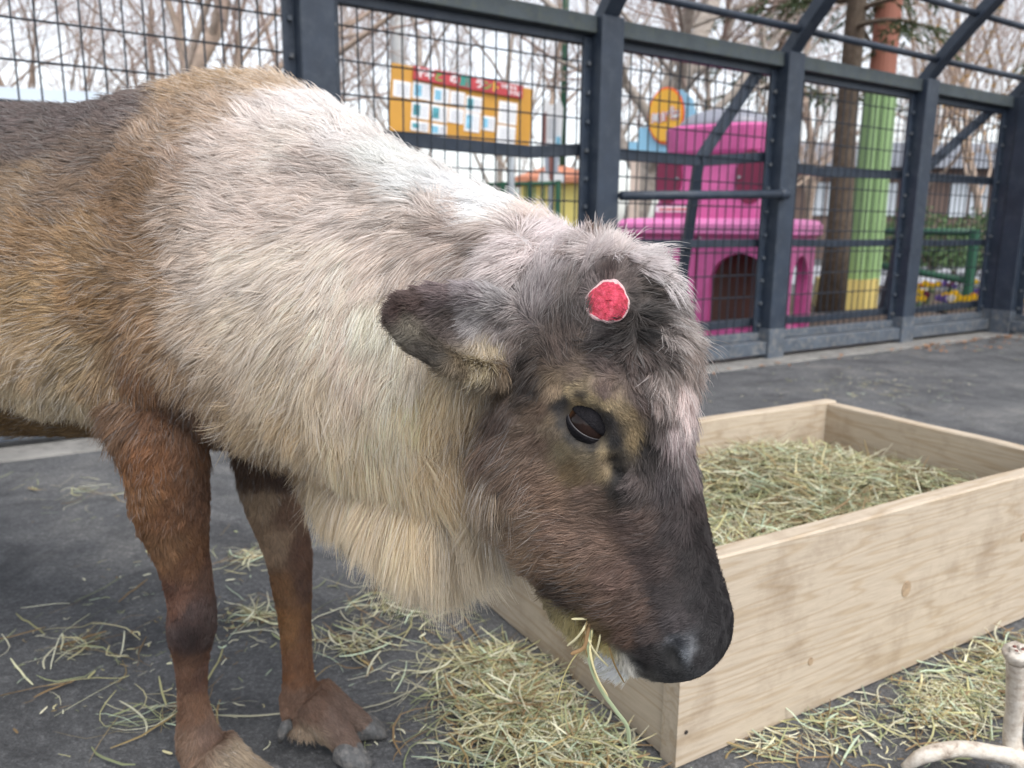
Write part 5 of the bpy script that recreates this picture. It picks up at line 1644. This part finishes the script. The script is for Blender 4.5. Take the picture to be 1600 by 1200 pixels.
def uv_sphere(r, nu=32, nv_=20):
    V, F = [], []
    for i in range(nv_ + 1):
        th = math.pi * i / nv_
        for k in range(nu):
            ph = 2 * math.pi * k / nu
            V.append((r * math.sin(th) * math.cos(ph), r * math.sin(th) * math.sin(ph), r * math.cos(th)))
    for i in range(nv_):
        for k in range(nu):
            F.append((i * nu + k, (i + 1) * nu + k, (i + 1) * nu + (k + 1) % nu, i * nu + (k + 1) % nu))
    return V, F
def make_eye(mir):
    f = mirror_head if mir else (lambda p: np.array(p, float))
    RE = .0205
    c = EYE - EYE_N * .0135
    ex, ey, en = EYE_X, EYE_Y, EYE_N
    if mir:
        c = mirror_head(c); ex, ey, en = (mirror_head(HMID + q) - HMID for q in (ex, ey, en))
    eye = rlink('eye', mesh_np('eye', *uv_sphere(RE), smooth=True), m_eye)
    eye.matrix_local = Matrix.Translation(Vector(c) - Vector(REINDEER.location)) @ Matrix(((ex[0], ey[0], en[0]), (ex[1], ey[1], en[1]), (ex[2], ey[2], en[2]))).to_4x4()
    # lids
    V, F = [], []; n = 48; rings = [(0.0, -.0004), (.10, .0014), (.28, .0018), (.6, .0008), (1.0, -.0022)]
    cc = EYE - EYE_N * .0135
    for t, lift in rings:
        for k in range(n):
            a = 2 * math.pi * k / n
            x = math.cos(a); y = math.sin(a)
            ai, bu, bl = .0210, .0024, .0080          # opening
            px = ai * x; py = (bu if y > 0 else bl) * math.copysign(abs(y) ** 1.35, y)
            ox = (.0285 if x < 0 else .0300) * x; oy = (.0165 if y > 0 else .0150) * y
            if x > .75: oy -= .004
            X, Y = px + (ox - px) * t, py + (oy - py) * t
            d2 = max(RE ** 2 - X * X - Y * Y, (.004) ** 2)
            on_ball = cc + EYE_X * X + EYE_Y * Y + EYE_N * (math.sqrt(d2) + .0005)
            q, nn = near(EYE + EYE_X * X + EYE_Y * Y); q = q + EYE_N * .002 * (1 - t)
            if nn.dot(EYE_N) < 0: nn = -nn
            w = t ** 1.2
            p = on_ball * (1 - w) + (q) * w + EYE_N * lift
            dc = p - cc; dl = np.linalg.norm(dc)
            if dl < RE + .0006 + .0008 * t: p = cc + dc / dl * (RE + .0006 + .0008 * t)
            V.append(f(p))
    R = len(rings)
    for i in range(R - 1):
        for k in range(n):
            F.append((i * n + k, i * n + (k + 1) % n, (i + 1) * n + (k + 1) % n, (i + 1) * n + k))
    lid = rlink('eyelid', mesh_np('eyelid', V, F, True), m_lid)
    # pale wet line along the lower lid
    mb = MB()
    pts = []
    for k in range(25):
        a = math.pi * (1 + (k + .5) / 25)
        X, Y = .0208 * math.cos(a), -.0078 * abs(math.sin(a)) ** 1.35
        pts.append(f(cc + EYE_X * X + EYE_Y * Y + EYE_N * (math.sqrt(max(RE ** 2 - X * X - Y * Y, 1e-5)) + .0010)))
    mb.tube(pts, .00055, 6)
    ll = link('lid_edge', mb.mesh('lid_edge', True), m_wet, lid)
m_wet = paint('wet_lid_edge', (.05, .047, .05), .35, .2, 200)
make_eye(False); make_eye(True)

# raw scar where the antler came off
m_scar, _nt, _b = nmat('raw_scar')
_tc = N(_nt, 'ShaderNodeTexCoord')
_at = N(_nt, 'ShaderNodeAttribute', attribute_name='rr')
_n1 = N(_nt, 'ShaderNodeTexNoise', Scale=210.0, Detail=8.0, Roughness=.75); _nt.links.new(_tc.outputs['Object'], _n1.inputs['Vector'])
_c1 = ramp(_nt, _n1.outputs[0], [(.28, (.16, .010, .018)), (.42, (.42, .026, .045)), (.55, (.64, .055, .11)), (.68, (.70, .12, .16)), (.80, (.78, .36, .38))])
_n2 = N(_nt, 'ShaderNodeTexNoise', Scale=130.0, Detail=3.0); _nt.links.new(_tc.outputs['Object'], _n2.inputs['Vector'])
_mad = N(_nt, 'ShaderNodeMath', operation='MULTIPLY_ADD'); _mad.inputs[1].default_value = .30; _nt.links.new(_n2.outputs[0], _mad.inputs[0])
_nt.links.new(_at.outputs['Fac'], _mad.inputs[2])
_c2 = ramp(_nt, _mad.outputs[0], [(.98, (0, 0, 0)), (1.06, (1, 1, 1))])
_mx = N(_nt, 'ShaderNodeMix', data_type='RGBA'); _mx.inputs[7].default_value = (.74, .50, .50, 1)
_nt.links.new(_c2.outputs[0], _mx.inputs[0]); _nt.links.new(_c1.outputs[0], _mx.inputs[6]); _nt.links.new(_mx.outputs[2], _b.inputs['Base Color'])
_b.inputs['Roughness'].default_value = .34; _b.inputs['Subsurface Weight'].default_value = .0
_bp = N(_nt, 'ShaderNodeBump', Strength=.9, Distance=.004); _nt.links.new(_n1.outputs[0], _bp.inputs['Height']); _nt.links.new(_bp.outputs[0], _b.inputs['Normal'])
def scar():
    ex = unit(np.cross(WOUND_N, (0, 0, 1))); ey = np.cross(ex, WOUND_N)
    V, F, rr = [], [], []; n = 40; R = 9
    for i in range(R + 1):
        r = i / R
        for k in range(n):
            a = 2 * math.pi * k / n
            rad = R_W * 1.06 * r * (1.02 + .07 * math.sin(2 * a + 1) + .05 * math.sin(3 * a + 2.2) + .025 * math.sin(7 * a) + .02 * math.sin(11 * a + 1))
            q, nn = near(WOUND + (ex * math.cos(a) + ey * math.sin(a)) * rad)
            if nn.dot(WOUND_N) < 0: nn = -nn
            h = .0004 * (1 - r * r) + (.0012 + .0010 * (.8 < r < .95) if r < .97 else .0) + .0005 * math.sin(a * 3 + r * 9)
            V.append(q + nn * h); rr.append(r)
    for i in range(R):
        for k in range(n):
            F.append((i * n + k, i * n + (k + 1) % n, (i + 1) * n + (k + 1) % n, (i + 1) * n + k))
    me = mesh_np('antler_scar', V, F, True)
    a = me.attributes.new('rr', 'FLOAT', 'POINT'); a.data.foreach_set('value', rr)
    rlink('antler_scar', me, m_scar)['label'] = 'round raw red antler scar with a pale rim'
scar()

# hooves: each toe a horn claw
m_horn = paint('hoof_horn', (.085, .085, .085), .6, .45, 30, bump=.5, bscale=120, grime=(.22, .205, .19))
def hoof(toe, L=.060, wd=.023, ht=.040):
    p1, p2, td, s = toe
    td = unit(td * (1, 1, 0)); sd_ = unit(np.cross(td, (0, 0, 1)))
    base = p2 * (1, 1, 0) - td * .026
    C, U, W = [], [], []
    for t, h, w, up in ((0, .20, .60, .0), (.08, .80, .92, .0), (.3, 1.0, 1.0, .0), (.55, .86, .95, 0), (.8, .55, .74, 0), (.95, .30, .45, 0), (1.0, .10, .15, 0)):
        C.append(base + td * L * t + np.array((0, 0, ht * h / 2 + .001)) + sd_ * s * .006 * math.sin(t * 3)); U.append((0, 0, ht * h / 2)); W.append(sd_ * wd * w)
    V, F = loft(C, U, W, n=24, sub=4, ex=2.6)
    rlink('hoof', mesh_np('hoof', V, F, True), m_horn)
for toes in (near_toes, far_toes, *hind):
    for t in toes: hoof(t)
def dewclaw(p, d):
    mb = MB(); d = unit(d)
    mb.tube([p, p + d * .008, p + d * .016 + (0, 0, -.012), p + d * .018 + (0, 0, -.026)], [.009, .010, .008, .003], 10)
    rlink('dewclaw', mb.mesh('dewclaw', True), m_horn)
for b, toes in ((near_leg[-1], near_toes), (far_leg[-1], far_toes)):
    for s in (-1, 1):
        td = toes[0][2]; sd_ = np.cross(td, (0, 0, 1))
        dewclaw(np.array((b[0], b[1], .052)) - td * .030 + sd_ * s * .020, -td + sd_ * s * .5)

# hay held in the lips
m_blade = attr_mat('hay_blade', .55)
def wisp():
    hm = hit(922, 968); y0 = hm[0][1]
    root = empty('hay_wisp', hm[0]); tag(root, 'few long hay blades hanging from the lips of the reindeer', 'hay')
    def blade(px, ys, w, col):
        P = catmull([PY(u, v, y0 + dy) for (u, v), dy in zip(px, ys)], 5)
        me = hay_mesh('blade', [(list(P), w, lin(col), CAM - P[0])]); o = link('blade', me, m_hay, root); o.location = -Vector(root.location)
    blade([(925, 962), (918, 990), (912, 1012), (892, 1022)], (.0, -.006, -.010, -.012), .0017, (126, 100, 68))
    blade([(930, 966), (921, 1000), (922, 1035), (938, 1075), (962, 1110), (980, 1135), (984, 1165)], (.0, -.004, -.004, -.002, .01, .02, .03), .0019, (176, 188, 150))
    blade([(926, 980), (922, 1020), (934, 1060), (950, 1088)], (0, -.008, -.008, -.004), .0009, (206, 196, 150))
    blade([(893, 967), (912, 967), (925, 968)], (-.002, -.004, .004), .0010, (214, 204, 160))
    blade([(912, 1012), (895, 1030), (880, 1060), (870, 1100)], (-.01, -.008, 0, .01), .0006, (196, 184, 130))
    wr = random.Random(4)
    for k in range(9):
        u0, v0 = wr.uniform(908, 950), wr.uniform(958, 1000); du = wr.uniform(-28, 26); L = wr.uniform(30, 95)
        blade([(u0, v0), (u0 + du * .3, v0 + L * .35), (u0 + du * .8, v0 + L * .7), (u0 + du * 1.5, v0 + L)], (.004, -.006, -.004, .002), wr.uniform(.0005, .0011), wr.choice(((188, 178, 132), (160, 160, 116), (202, 194, 156), (146, 122, 82))))
wisp()
